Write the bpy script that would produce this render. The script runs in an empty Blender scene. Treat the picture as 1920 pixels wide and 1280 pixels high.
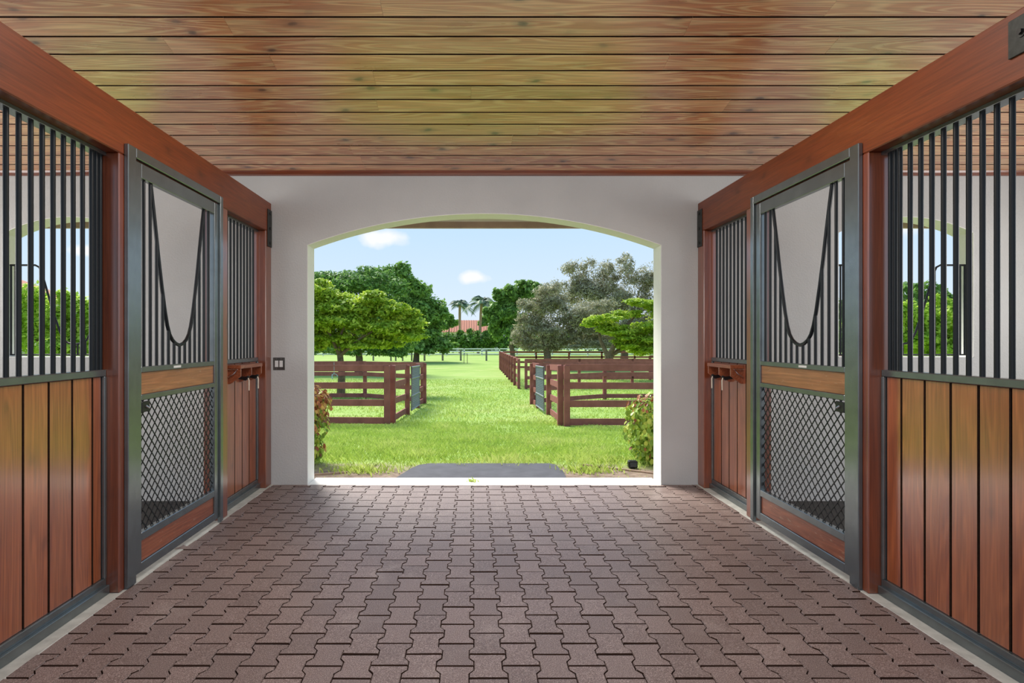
import bpy, bmesh, math, random
import numpy as np
from mathutils import Vector, noise as mnoise
random.seed(7); RNG = np.random.default_rng(11)
C = bpy.context.scene.collection
F = 1110.0                      # focal length in pixels of the 1920 px frame
CAMZ = 1.5

# ---------------------------------------------------------------- camera
cam_d = bpy.data.cameras.new('camera'); cam = bpy.data.objects.new('camera', cam_d); C.objects.link(cam)
cam.location = (0, 0, CAMZ); cam.rotation_euler = (math.pi/2, 0, 0)
cam_d.sensor_width = 36; cam_d.lens = F/1920*36
cam_d.shift_x = 73/1920; cam_d.shift_y = -3/1920
cam_d.clip_start = .05; cam_d.clip_end = 1500
bpy.context.scene.camera = cam

# ---------------------------------------------------------------- view, world, sun, lights
vs = bpy.context.scene.view_settings
vs.view_transform = 'Standard'; vs.look = 'None'; vs.gamma = 1; vs.use_curve_mapping = False
vs.exposure = 0.3
SKY_STRENGTH = 0.86
SUN_ENERGY = 5.3

def new_mat(name):
    m = bpy.data.materials.new(name); m.use_nodes = True
    nt = m.node_tree; nt.nodes.clear()
    return m, nt, nt.nodes, nt.links

w = bpy.data.worlds.new('sky'); bpy.context.scene.world = w; w.use_nodes = True
nt = w.node_tree; N = nt.nodes; L = nt.links; N.clear()
out = N.new('ShaderNodeOutputWorld'); bg = N.new('ShaderNodeBackground'); L.new(bg.outputs[0], out.inputs[0])
bg.inputs['Strength'].default_value = SKY_STRENGTH
tc = N.new('ShaderNodeTexCoord'); sep = N.new('ShaderNodeSeparateXYZ'); L.new(tc.outputs['Generated'], sep.inputs[0])
rp = N.new('ShaderNodeValToRGB'); L.new(sep.outputs['Z'], rp.inputs[0])
e = rp.color_ramp.elements
e[0].position = 0.0; e[0].color = (.74, .84, .96, 1)
e[1].position = .95; e[1].color = (.26, .50, .92, 1)
for p, c in ((.07, (.68, .82, .98, 1)), (.18, (.56, .76, .98, 1)), (.4, (.42, .66, .96, 1))):
    k = e.new(p); k.color = c
# soft fair-weather clouds, scattered over the whole sky
nz = N.new('ShaderNodeTexNoise'); nz.inputs['Scale'].default_value = 3.2; nz.inputs['Detail'].default_value = 6
mp = N.new('ShaderNodeMapping'); mp.inputs['Scale'].default_value = (1, 1, 2.6); L.new(tc.outputs['Generated'], mp.inputs[0]); L.new(mp.outputs[0], nz.inputs['Vector'])
cr = N.new('ShaderNodeValToRGB'); L.new(nz.outputs['Fac'], cr.inputs[0])
cr.color_ramp.elements[0].position = .60; cr.color_ramp.elements[0].color = (0, 0, 0, 1)
cr.color_ramp.elements[1].position = .74; cr.color_ramp.elements[1].color = (1, 1, 1, 1)
# compact puffs in many directions (two of them over the paddocks)
puff = None
def puff_at(d, r):
    global puff
    d = Vector(d).normalized()
    nz2 = N.new('ShaderNodeTexNoise'); nz2.inputs['Scale'].default_value = 24; nz2.inputs['Detail'].default_value = 5
    L.new(tc.outputs['Generated'], nz2.inputs['Vector'])
    sub = N.new('ShaderNodeVectorMath'); sub.operation = 'SUBTRACT'; L.new(tc.outputs['Generated'], sub.inputs[0]); sub.inputs[1].default_value = d
    ml = N.new('ShaderNodeVectorMath'); ml.operation = 'MULTIPLY'; L.new(sub.outputs[0], ml.inputs[0]); ml.inputs[1].default_value = (1, 1, 2.4)
    ln = N.new('ShaderNodeVectorMath'); ln.operation = 'LENGTH'; L.new(ml.outputs[0], ln.inputs[0])
    ad = N.new('ShaderNodeMath'); ad.operation = 'MULTIPLY_ADD'; L.new(nz2.outputs['Fac'], ad.inputs[0]); ad.inputs[1].default_value = -r*1.7
    L.new(ln.outputs['Value'], ad.inputs[2])
    mr = N.new('ShaderNodeMapRange'); L.new(ad.outputs[0], mr.inputs[0])
    mr.inputs[1].default_value = r*.3; mr.inputs[2].default_value = -r*.35; mr.inputs[3].default_value = 0; mr.inputs[4].default_value = .9
    if puff is None: puff = mr.outputs[0]
    else:
        mx = N.new('ShaderNodeMath'); mx.operation = 'MAXIMUM'; L.new(puff, mx.inputs[0]); L.new(mr.outputs[0], mx.inputs[1]); puff = mx.outputs[0]
for px, py, r in ((718, 446, .036), (893, 520, .026), (160, 470, .02), (1650, 420, .05), (-300, 380, .06)):
    puff_at(((px-887)/F, 1, (637-py)/F), r)
for d, r in (((-1, -.3, .4), .08), ((.9, -.8, .5), .1), ((.1, -1, .3), .09), ((-.5, -1, .7), .1)): puff_at(d, r)
mx = N.new('ShaderNodeMath'); mx.operation = 'MAXIMUM'; L.new(puff, mx.inputs[0])
m9 = N.new('ShaderNodeMath'); m9.operation = 'MULTIPLY'; L.new(cr.outputs[0], m9.inputs[0])
hi = N.new('ShaderNodeMapRange'); L.new(sep.outputs['Z'], hi.inputs[0]); hi.inputs[1].default_value = .22; hi.inputs[2].default_value = .45
L.new(hi.outputs[0], m9.inputs[1]); L.new(m9.outputs[0], mx.inputs[1])
mix = N.new('ShaderNodeMix'); mix.data_type = 'RGBA'; L.new(mx.outputs[0], mix.inputs['Factor']); L.new(rp.outputs[0], mix.inputs['A'])
mix.inputs['B'].default_value = (.97, .97, 1.0, 1); L.new(mix.outputs['Result'], bg.inputs['Color'])

sun_d = bpy.data.lights.new('sun', 'SUN'); sun = bpy.data.objects.new('sun', sun_d); C.objects.link(sun)
sun_d.energy = SUN_ENERGY; sun_d.angle = math.radians(22); sun_d.color = (1, .95, .86)
sd = Vector((-.36, .58, .78)).normalized()           # direction towards the sun: high, over the left side
sun.rotation_euler = sd.to_track_quat('Z', 'Y').to_euler(); sun.location = (0, 0, 30)

def area(name, loc, target, sx, sy, energy, col=(1, 1, 1)):
    d = bpy.data.lights.new(name, 'AREA'); d.shape = 'RECTANGLE'; d.size = sx; d.size_y = sy; d.energy = energy; d.color = col
    o = bpy.data.objects.new(name, d); C.objects.link(o); o.location = loc
    o.rotation_euler = (Vector(target)-Vector(loc)).to_track_quat('-Z', 'Y').to_euler(); return o
# added fill lights without real sources: behind the camera, overhead, in both stalls
area('rear_fill_light', (0.12, -3.2, 2.0), (0.12, 6, 1.6), 6.5, 3.4, 38, (1, .98, .95))
area('overhead_fill_light', (0.12, 3.3, 3.66), (0.12, 3.32, 0), 2.2, .5, 66, (1, .93, .85))   # added fill above the aisle, out of view, no lamp there
area('left_stall_fill_light', (-5.8, 3.6, 2.0), (0, 4.4, 1.4), 3.6, 1.8, 66, (1, .99, .96))
area('right_stall_fill_light', (6.05, 3.6, 2.0), (0, 4.4, 1.4), 3.6, 1.8, 66, (1, .99, .96))

# ---------------------------------------------------------------- materials
def princ(N, L, rough=.5, spec=.5, metal=0, coat=0, coat_r=.2):
    o = N.new('ShaderNodeOutputMaterial'); b = N.new('ShaderNodeBsdfPrincipled'); L.new(b.outputs[0], o.inputs[0])
    b.inputs['Roughness'].default_value = rough; b.inputs['Specular IOR Level'].default_value = spec
    b.inputs['Metallic'].default_value = metal; b.inputs['Coat Weight'].default_value = coat; b.inputs['Coat Roughness'].default_value = coat_r
    return b
def noise_node(N, L, vec, scale, detail=4, dist=0.0, rough=.55):
    n = N.new('ShaderNodeTexNoise'); n.inputs['Scale'].default_value = scale; n.inputs['Detail'].default_value = detail
    n.inputs['Distortion'].default_value = dist; n.inputs['Roughness'].default_value = rough; L.new(vec, n.inputs['Vector']); return n
def ramp(N, L, fac, stops):
    r = N.new('ShaderNodeValToRGB'); L.new(fac, r.inputs[0]); el = r.color_ramp.elements
    el[0].position, el[0].color = stops[0][0], (*stops[0][1], 1); el[1].position, el[1].color = stops[-1][0], (*stops[-1][1], 1)
    for p, c in stops[1:-1]:
        k = el.new(p); k.color = (*c, 1)
    return r
def bump(N, L, fac, b, strength=.2, dist=.01):
    k = N.new('ShaderNodeBump'); k.inputs['Strength'].default_value = strength; k.inputs['Distance'].default_value = dist
    L.new(fac, k.inputs['Height']); L.new(k.outputs[0], b.inputs['Normal']); return k
def mixc(N, L, fac, a, b, mode='MIX'):
    m = N.new('ShaderNodeMix'); m.data_type = 'RGBA'; m.blend_type = mode
    for s, v in (('Factor', fac), ('A', a), ('B', b)):
        if isinstance(v, (int, float)): m.inputs[s].default_value = v
        elif isinstance(v, tuple): m.inputs[s].default_value = (*v, 1)
        else: L.new(v, m.inputs[s])
    return m.outputs['Result']

def wood(name, dark, mid, light, axis,  rough=.4, coat=.3, coat_r=.2, knots=1.0, var=.25, ior=1.5, grain=1.0, rings=.4, scuff=0):
    """stained softwood; grain runs along axis (0,1,2)"""
    m, nt, N, L = new_mat(name); b = princ(N, L, rough, .5, 0, coat, coat_r)
    b.inputs['Coat IOR'].default_value = ior
    t = N.new('ShaderNodeTexCoord'); oi = N.new('ShaderNodeObjectInfo')
    mul = N.new('ShaderNodeMath'); mul.operation = 'MULTIPLY'; mul.inputs[1].default_value = 61.7; L.new(oi.outputs['Random'], mul.inputs[0])
    add = N.new('ShaderNodeVectorMath'); add.operation = 'ADD'; L.new(t.outputs['Object'], add.inputs[0]); L.new(mul.outputs[0], add.inputs[1])
    def mapped(along, across):
        mpn = N.new('ShaderNodeMapping'); s = [across]*3; s[axis] = along; mpn.inputs['Scale'].default_value = s
        L.new(add.outputs[0], mpn.inputs[0]); return mpn.outputs[0]
    big = noise_node(N, L, mapped(.45, 3.0), 1.6, 4, .5)
    rp_ = ramp(N, L, big.outputs['Fac'], [(.25, dark), (.5, mid), (.75, light)])
    # cathedral rings: contour lines of a stretched noise
    cn = noise_node(N, L, mapped(.42, 5.5), 1.1, 1.5, .15)
    m1 = N.new('ShaderNodeMath'); m1.operation = 'MULTIPLY'; m1.inputs[1].default_value = 120*grain; L.new(cn.outputs['Fac'], m1.inputs[0])
    sn = N.new('ShaderNodeMath'); sn.operation = 'SINE'; L.new(m1.outputs[0], sn.inputs[0])
    mr = N.new('ShaderNodeMapRange'); L.new(sn.outputs[0], mr.inputs[0]); mr.inputs[1].default_value = -.2; mr.inputs[2].default_value = 1; mr.inputs[3].default_value = 0; mr.inputs[4].default_value = rings
    c1 = mixc(N, L, mr.outputs[0], rp_.outputs[0], tuple(min(1, x*1.7) for x in light))
    fine = noise_node(N, L, mapped(2.5, 70), 1.5, 4, .2)
    fr = ramp(N, L, fine.outputs['Fac'], [(.3, (.72, .72, .72)), (.65, (1.12, 1.12, 1.12))])
    c2 = mixc(N, L, 1.0, c1, fr.outputs[0], 'MULTIPLY')
    # knots
    dn = noise_node(N, L, mapped(2, 8), 2, 2)
    vadd = N.new('ShaderNodeVectorMath'); vadd.operation = 'ADD'; sc = N.new('ShaderNodeVectorMath'); sc.operation = 'SCALE'; sc.inputs[3].default_value = .22
    L.new(dn.outputs['Color'], sc.inputs[0]); L.new(mapped(2.0, 3.6), vadd.inputs[0]); L.new(sc.outputs[0], vadd.inputs[1])
    sp_ = N.new('ShaderNodeSeparateXYZ'); L.new(vadd.outputs[0], sp_.inputs[0]); cb_ = N.new('ShaderNodeCombineXYZ')
    oth = (1, 2, 1)[axis]; L.new(sp_.outputs[axis], cb_.inputs[0]); L.new(sp_.outputs[oth], cb_.inputs[1])
    vo = N.new('ShaderNodeTexVoronoi'); vo.voronoi_dimensions = '2D'; vo.inputs['Scale'].default_value = 1.0; L.new(cb_.outputs[0], vo.inputs['Vector'])
    kr0 = ramp(N, L, vo.outputs['Distance'], [(0, (1, 1, 1)), (.05, (.8, .8, .8)), (.085, (.35, .35, .35)), (.2, (0, 0, 0))])
    sc2 = N.new('ShaderNodeSeparateColor'); L.new(vo.outputs['Color'], sc2.inputs[0]); gt = N.new('ShaderNodeMapRange'); L.new(sc2.outputs[0], gt.inputs[0])
    gt.inputs[1].default_value = .35; gt.inputs[2].default_value = .75
    kr = N.new('ShaderNodeMath'); kr.operation = 'MULTIPLY'; L.new(kr0.outputs[0], kr.inputs[0]); L.new(gt.outputs[0], kr.inputs[1])
    km = N.new('ShaderNodeMath'); km.operation = 'MULTIPLY'; km.inputs[1].default_value = knots; L.new(kr.outputs[0], km.inputs[0])
    c3 = mixc(N, L, km.outputs[0], c2, tuple(x*.22 for x in dark))
    # board to board variation
    vr = N.new('ShaderNodeMapRange'); L.new(oi.outputs['Random'], vr.inputs[0]); vr.inputs[3].default_value = 1-var; vr.inputs[4].default_value = 1+var*.7
    hv = N.new('ShaderNodeHueSaturation'); L.new(vr.outputs[0], hv.inputs['Value']); L.new(c3, hv.inputs['Color'])
    col = hv.outputs[0]
    if scuff:
        s1 = noise_node(N, L, mapped(6, 34), 2.0, 5, .8, .7); sr = ramp(N, L, s1.outputs['Fac'], [(.60, (0, 0, 0)), (.68, (scuff,)*3)])
        col = mixc(N, L, sr.outputs[0], col, (.50, .33, .22))
    L.new(col, b.inputs['Base Color'])
    bump(N, L, fine.outputs['Fac'], b, .12, .004)
    rn = N.new('ShaderNodeMapRange'); L.new(big.outputs['Fac'], rn.inputs[0]); rn.inputs[3].default_value = coat_r*.8; rn.inputs[4].default_value = coat_r*1.25
    L.new(rn.outputs[0], b.inputs['Coat Roughness'])
    return m

def plain(name, col, rough=.5, metal=0, spec=.5, var=.0, scale=20, bmp=0, coat=0, dist=.01):
    m, nt, N, L = new_mat(name); b = princ(N, L, rough, spec, metal, coat)
    t = N.new('ShaderNodeTexCoord'); n = noise_node(N, L, t.outputs['Object'], scale, 5)
    r = ramp(N, L, n.outputs['Fac'], [(.3, tuple(x*(1-var) for x in col)), (.7, tuple(min(1, x*(1+var)) for x in col))])
    L.new(r.outputs[0], b.inputs['Base Color'])
    if bmp: bump(N, L, n.outputs['Fac'], b, bmp, dist)
    return m

M = {}
CEIL = ((.42, .125, .038), (.64, .25, .095), (.80, .43, .21))
M['ceil_wood'] = wood('ceiling pine', *CEIL, 0, .38, 1.0, .28, 1.0, .14, 1.95, .8, .5)
RED = ((.15, .028, .007), (.20, .039, .009), (.25, .058, .014))
for a, nm in ((0, 'x'), (1, 'y'), (2, 'z')):
    M['red_'+nm] = wood('red stained timber '+nm, *RED, a, .42, .8, .22, .45, .14, 2.1, .8, .12)
M['beam'] = wood('red stained beam', *RED, 1, .48, .25, .25, .45, .14, 1.4, .8, .05)
M['board'] = wood('stained stall boards', (.26, .052, .014), (.33, .082, .022), (.40, .12, .038), 2, .34, 1.0, .17, .4, .10, 2.05, .8, .22)
M['scuffed'] = wood('scuffed door panel wood', (.26, .085, .03), (.33, .12, .045), (.40, .17, .07), 1, .4, .5, .25, .3, .12, 1.7, .8, .2, .6)
M['scuffed_red'] = wood('scuffed red kick panel wood', (.22, .05, .018), (.28, .07, .024), (.34, .10, .04), 1, .4, .5, .25, .3, .1, 1.7, .8, .2, .55)
M['steel'] = plain('dark painted steel', (.22, .245, .25), .27, .8, .5, .12, 9, .03)
M['bar_steel'] = plain('black bar steel', (.006, .009, .012), .38, 0, .35, .1, 30)
M['black'] = plain('black plastic', (.012, .012, .013), .4, 0, .4, .1)
M['iron'] = plain('dark iron plate', (.035, .038, .036), .5, .5, .5, .25, 40, .1)
M['chrome'] = plain('bright metal', (.65, .65, .64), .25, 1, .5, .05)
M['white_plastic'] = plain('white plastic', (.78, .78, .76), .4, 0, .4, .03)
M['strap'] = plain('cream webbing', (.78, .68, .55), .7, 0, .2, .08, 60)
M['stainless'] = plain('brushed stainless plate', (.16, .155, .14), .35, .9, .5, .1, 60)
M['fence_red'] = plain('brown painted fence boards', (.30, .105, .09), .75, 0, .25, .22, 4, .1)
M['fence_white'] = plain('white fence boards', (.90, .91, .90), .6, 0, .3, .05, 4)
M['fence_grey'] = plain('weathered grey fence posts', (.24, .23, .20), .85, 0, .2, .2, 6)
M['gate_steel'] = plain('grey gate tube', (.32, .34, .37), .4, .6, .5, .08, 10)
M['gate_mesh'] = plain('grey gate mesh', (.22, .25, .30), .5, .3, .4, .15, 200)
M['curb'] = plain('pale concrete strip', (.50, .50, .46), .75, 0, .25, .16, 14, .25)
M['threshold'] = plain('smooth pale threshold', (.84, .83, .79), .55, 0, .4, .05, 10, .1)
M['rubber_floor'] = plain('black stall mats', (.055, .055, .055), .8, 0, .3, .3, 70, .3)
M['mat'] = plain('grey rubber mat', (.075, .075, .09), .75, 0, .35, .22, 5, .25)
M['joint'] = plain('joint sand and gap shade', (.045, .028, .022), .9, 0, .1, .3, 60, .2)
M['groove_shade'] = plain('painted joint shade', (.035, .018, .012), .9, 0, .05, .2, 60)  # shade inside the joints, painted as a dark colour
M['bark'] = plain('tree bark', (.17, .125, .09), .9, 0, .2, .35, 9, .5, dist=.05)
M['palm_bark'] = plain('pale palm trunk', (.40, .27, .17), .9, 0, .2, .2, 5)
M['stem'] = plain('shrub stems', (.11, .07, .04), .8, 0, .2, .3, 20)
M['roof_tile'] = plain('terracotta roof tiles', (.52, .22, .14), .8, 0, .2, .22, 8, .4)
M['house_wall'] = plain('cream house wall', (.72, .66, .56), .8, 0, .2, .04, 4)
M['fascia'] = plain('brown painted fascia', (.50, .36, .29), .6, 0, .3, .12, 5)
M['soffit'] = plain('cream soffit', (.70, .67, .58), .7, 0, .3, .05, 5)
M['edging'] = plain('wooden bed edging', (.33, .24, .18), .85, 0, .2, .2, 14, .3)
M['twine'] = plain('pale blue twine', (.35, .52, .62), .8, 0, .2, .1, 60)
M['glass_dark'] = plain('dark window glass', (.03, .04, .05), .1, 0, .6, .05)

# stucco
m, nt, N, L = new_mat('white stucco'); b = princ(N, L, .72, .3)
t = N.new('ShaderNodeTexCoord'); n1 = noise_node(N, L, t.outputs['Object'], 55, 5, .3); n2 = noise_node(N, L, t.outputs['Object'], 1.6, 3)
r = ramp(N, L, n2.outputs['Fac'], [(.3, (.54, .54, .525)), (.7, (.59, .59, .575))]); L.new(r.outputs[0], b.inputs['Base Color'])
bump(N, L, n1.outputs['Fac'], b, .5, .008); M['stucco'] = m
m2, nt, N, L = new_mat('smooth stucco reveal with painted daylight'); b = princ(N, L, .6, .3)  # same plaster as the wall, paler colour stands in for daylight
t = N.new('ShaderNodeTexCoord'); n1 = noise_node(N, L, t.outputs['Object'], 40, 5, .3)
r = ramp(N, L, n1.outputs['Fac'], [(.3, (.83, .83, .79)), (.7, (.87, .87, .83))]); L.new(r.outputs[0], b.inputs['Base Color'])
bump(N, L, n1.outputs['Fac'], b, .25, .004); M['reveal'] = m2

# paver
m, nt, N, L = new_mat('speckled rubber paver'); b = princ(N, L, .48, .5, 0, .12, .33)
t = N.new('ShaderNodeTexCoord'); oi = N.new('ShaderNodeObjectInfo'); geo = N.new('ShaderNodeNewGeometry')
v1 = N.new('ShaderNodeTexVoronoi'); v1.inputs['Scale'].default_value = 260; L.new(geo.outputs['Position'], v1.inputs['Vector'])
n1 = noise_node(N, L, geo.outputs['Position'], 210, 3, 0, .75)
sp = ramp(N, L, n1.outputs['Fac'], [(.36, (.115, .074, .062)), (.53, (.235, .168, .150)), (.68, (.60, .48, .44))])
rv = N.new('ShaderNodeMapRange'); L.new(oi.outputs['Random'], rv.inputs[0]); rv.inputs[3].default_value = .88; rv.inputs[4].default_value = 1.12
hv = N.new('ShaderNodeHueSaturation'); L.new(sp.outputs[0], hv.inputs['Color']); L.new(rv.outputs[0], hv.inputs['Value'])
n2 = noise_node(N, L, geo.outputs['Position'], 2.6, 6, .4, .65)      # pale dust
dr = ramp(N, L, n2.outputs['Fac'], [(.56, (0, 0, 0)), (.74, (.5, .5, .5))])
n3 = noise_node(N, L, geo.outputs['Position'], 60, 3, 1.0, .6)
ds = ramp(N, L, n3.outputs['Fac'], [(.35, (.1, .1, .1)), (.6, (1, 1, 1))])
mm = N.new('ShaderNodeMath'); mm.operation = 'MULTIPLY'; L.new(dr.outputs[0], mm.inputs[0]); L.new(ds.outputs[0], mm.inputs[1])
L.new(mixc(N, L, mm.outputs[0], hv.outputs[0], (.50, .42, .38)), b.inputs['Base Color'])
bump(N, L, n1.outputs['Fac'], b, .35, .002); M['paver'] = m

# lawn ground
m, nt, N, L = new_mat('lawn and soil'); b = princ(N, L, .9, .15)
geo = N.new('ShaderNodeNewGeometry'); pos = geo.outputs['Position']; sx = N.new('ShaderNodeSeparateXYZ'); L.new(pos, sx.inputs[0])
n1 = noise_node(N, L, pos, .55, 5, .3); n2 = noise_node(N, L, pos, 9, 6, .2, .7); n3 = noise_node(N, L, pos, .12, 3)
g1 = ramp(N, L, n1.outputs['Fac'], [(.3, (.26, .38, .08)), (.5, (.34, .46, .11)), (.68, (.48, .50, .20))])
g2 = ramp(N, L, n2.outputs['Fac'], [(.3, (.66, .7, .6)), (.7, (1.15, 1.15, 1.1))])
g = mixc(N, L, 1.0, g1.outputs[0], g2.outputs[0], 'MULTIPLY')
g = mixc(N, L, n3.outputs['Fac'], g, (.30, .44, .11))
soil = ramp(N, L, n2.outputs['Fac'], [(.3, (.13, .09, .065)), (.6, (.30, .23, .18)), (.75, (.45, .38, .30))])
my = N.new('ShaderNodeMapRange'); L.new(sx.outputs['Y'], my.inputs[0]); my.inputs[1].default_value = 7.9; my.inputs[2].default_value = 6.9
ns = noise_node(N, L, pos, 2.4, 5, .5); ms = N.new('ShaderNodeMath'); ms.operation = 'MULTIPLY_ADD'; L.new(my.outputs[0], ms.inputs[0]); ms.inputs[1].default_value = 1.7; 
ms2 = N.new('ShaderNodeMath'); ms2.operation = 'MULTIPLY_ADD'; L.new(ns.outputs['Fac'], ms2.inputs[0]); ms2.inputs[1].default_value = 2.2; ms2.inputs[2].default_value = -1.55
L.new(ms2.outputs[0], ms.inputs[2]); cl = N.new('ShaderNodeClamp'); L.new(ms.outputs[0], cl.inputs[0])
L.new(mixc(N, L, cl.outputs[0], g, soil.outputs[0]), b.inputs['Base Color'])
bump(N, L, n2.outputs['Fac'], b, .5, .03); M['lawn'] = m

def leafmat(name, dark, mid, light, trans=.3, rough=.5):
    m, nt, N, L = new_mat(name)
    o = N.new('ShaderNodeOutputMaterial'); b = N.new('ShaderNodeBsdfPrincipled'); tr = N.new('ShaderNodeBsdfTranslucent'); mx = N.new('ShaderNodeMixShader')
    mx.inputs[0].default_value = trans; L.new(b.outputs[0], mx.inputs[1]); L.new(tr.outputs[0], mx.inputs[2]); L.new(mx.outputs[0], o.inputs[0])
    b.inputs['Roughness'].default_value = rough; b.inputs['Specular IOR Level'].default_value = .25
    at = N.new('ShaderNodeAttribute'); at.attribute_name = 'rnd'
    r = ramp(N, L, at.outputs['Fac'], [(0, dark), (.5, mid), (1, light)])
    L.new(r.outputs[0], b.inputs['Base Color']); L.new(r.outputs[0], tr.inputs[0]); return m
M['leaf_bright'] = leafmat('bright yellow-green foliage', (.18, .32, .03), (.40, .56, .05), (.68, .76, .10), .42)
M['leaf_window'] = leafmat('fresh light green foliage', (.26, .42, .05), (.50, .70, .09), (.80, .88, .20), .6)
M['leaf_mid'] = leafmat('mid green foliage', (.09, .18, .04), (.19, .35, .07), (.36, .54, .14), .36)
M['leaf_dark'] = leafmat('dark green foliage', (.07, .15, .04), (.15, .30, .065), (.32, .50, .12), .36)
M['leaf_grey'] = leafmat('grey-green foliage', (.20, .19, .10), (.38, .37, .23), (.62, .58, .40), .3)
M['leaf_hedge'] = leafmat('hedge foliage', (.07, .14, .025), (.13, .26, .04), (.24, .42, .07))
M['leaf_palm'] = leafmat('palm fronds', (.08, .13, .09), (.13, .20, .12), (.20, .30, .16))
M['leaf_shrub'] = leafmat('shrub leaves', (.14, .25, .03), (.32, .46, .06), (.60, .64, .12), .25, .35)
M['leaf_red'] = leafmat('russet shrub leaves', (.24, .07, .03), (.45, .19, .08), (.62, .42, .12), .25, .35)
M['grass'] = leafmat('grass blades', (.36, .50, .08), (.50, .64, .13), (.68, .75, .25), .35, .6)

# ---------------------------------------------------------------- mesh helpers
class MB:
    def __init__(s): s.v = []; s.f = []
    def box(s, x0, x1, y0, y1, z0, z1, b=0.0):
        if x0 > x1: x0, x1 = x1, x0
        if y0 > y1: y0, y1 = y1, y0
        if z0 > z1: z0, z1 = z1, z0
        c = ((x0+x1)/2, (y0+y1)/2, (z0+z1)/2); h = ((x1-x0)/2, (y1-y0)/2, (z1-z0)/2); n = len(s.v)
        if b <= 0 or min(h) <= b*1.05:
            for i in range(8):
                s.v.append((c[0]+(h[0] if i & 1 else -h[0]), c[1]+(h[1] if i & 2 else -h[1]), c[2]+(h[2] if i & 4 else -h[2])))
            for q in ((0, 2, 3, 1), (4, 5, 7, 6), (0, 1, 5, 4), (2, 6, 7, 3), (0, 4, 6, 2), (1, 3, 7, 5)): s.f.append(tuple(n+k for k in q))
            return s
        idx = {}
        for i in range(8):
            sg = (1 if i & 1 else -1, 1 if i & 2 else -1, 1 if i & 4 else -1)
            for a in range(3):
                idx[(i, a)] = len(s.v)
                s.v.append(tuple(c[k]+sg[k]*(h[k] if k == a else h[k]-b) for k in range(3)))
        for a in range(3):                      # main faces
            u, w_ = (a+1) % 3, (a+2) % 3
            for sg in (0, 1):
                base = (1 << a) if sg else 0
                loop = [base, base | 1 << u, base | 1 << u | 1 << w_, base | 1 << w_]
                s.f.append(tuple(idx[(k, a)] for k in (loop if sg else loop[::-1])))
        for a in range(3):                      # edge faces, edge along axis a
            u, w_ = (a+1) % 3, (a+2) % 3
            for su in (0, 1):
                for sw in (0, 1):
                    i0 = (1 << u)*su | (1 << w_)*sw; i1 = i0 | 1 << a
                    q = [idx[(i0, u)], idx[(i1, u)], idx[(i1, w_)], idx[(i0, w_)]]
                    s.f.append(tuple(q if su != sw else q[::-1]))
        for i in range(8):
            q = [idx[(i, 0)], idx[(i, 1)], idx[(i, 2)]]
            par = (i & 1) ^ (i >> 1 & 1) ^ (i >> 2 & 1)
            s.f.append(tuple(q if par else q[::-1]))
        return s
    def tube(s, pts, r, n=8, closed=False, cap=True):
        pts = [Vector(p) for p in pts]; rs = r if isinstance(r, (list, tuple)) else [r]*len(pts); m = len(pts); base = len(s.v)
        prev = None
        for i, p in enumerate(pts):
            t = (pts[(i+1) % m]-pts[i-1]) if closed else (pts[min(i+1, m-1)]-pts[max(i-1, 0)])
            t.normalize()
            if prev is None:
                a = Vector((1, 0, 0)) if abs(t.x) < .8 else Vector((0, 1, 0))
                u = t.cross(a).normalized()
            else: u = (prev-t*prev.dot(t)).normalized()
            prev = u; v = t.cross(u)
            for k in range(n):
                a = 2*math.pi*k/n; s.v.append(tuple(p+u*(math.cos(a)*rs[i])+v*(math.sin(a)*rs[i])))
        for i in range(m if closed else m-1):
            a0 = base+i*n; b0 = base+((i+1) % m)*n
            for k in range(n): s.f.append((a0+k, a0+(k+1) % n, b0+(k+1) % n, b0+k))
        if cap and not closed:
            s.f.append(tuple(base+k for k in range(n))[::-1]); s.f.append(tuple(base+(m-1)*n+k for k in range(n)))
        return s
    def bar(s, p, q, wd, hd, up=(0, 0, 1)):
        """rectangular bar from p to q, wd sideways, hd along up"""
        p = Vector(p); q = Vector(q); t = (q-p).normalized(); up = Vector(up); sd_ = t.cross(up).normalized(); up2 = sd_.cross(t)
        n = len(s.v)
        for c in (p, q):
            for a, b_ in ((-1, -1), (1, -1), (1, 1), (-1, 1)): s.v.append(tuple(c+sd_*(a*wd/2)+up2*(b_*hd/2)))
        for k in range(4): s.f.append((n+k, n+(k+1) % 4, n+4+(k+1) % 4, n+4+k))
        s.f.append((n+3, n+2, n+1, n)); s.f.append((n+4, n+5, n+6, n+7)); return s
    def prism(s, poly, axis, a0, a1):
        """extrude a 2-D polygon along axis from a0 to a1; poly coordinates are the other two axes in order"""
        n = len(s.v); k = len(poly); o = [i for i in range(3) if i != axis]
        for a in (a0, a1):
            for p in poly:
                c = [0, 0, 0]; c[axis] = a; c[o[0]] = p[0]; c[o[1]] = p[1]; s.v.append(tuple(c))
        s.f.append(tuple(range(n, n+k))[::-1]); s.f.append(tuple(range(n+k, n+2*k)))
        for i in range(k): s.f.append((n+i, n+(i+1) % k, n+k+(i+1) % k, n+k+i))
        return s
    def mesh(s, name, mat, off=(0, 0, 0), smooth=True, recalc=True):
        me = bpy.data.meshes.new(name); ox, oy, oz = off
        me.from_pydata([(x-ox, y-oy, z-oz) for x, y, z in s.v], [], s.f)
        if recalc:
            bm = bmesh.new(); bm.from_mesh(me); bmesh.ops.recalc_face_normals(bm, faces=bm.faces); bm.to_mesh(me); bm.free()
        if smooth:
            me.shade_smooth(); me.set_sharp_from_angle(angle=math.radians(35))
        me.materials.append(mat); return me

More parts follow.
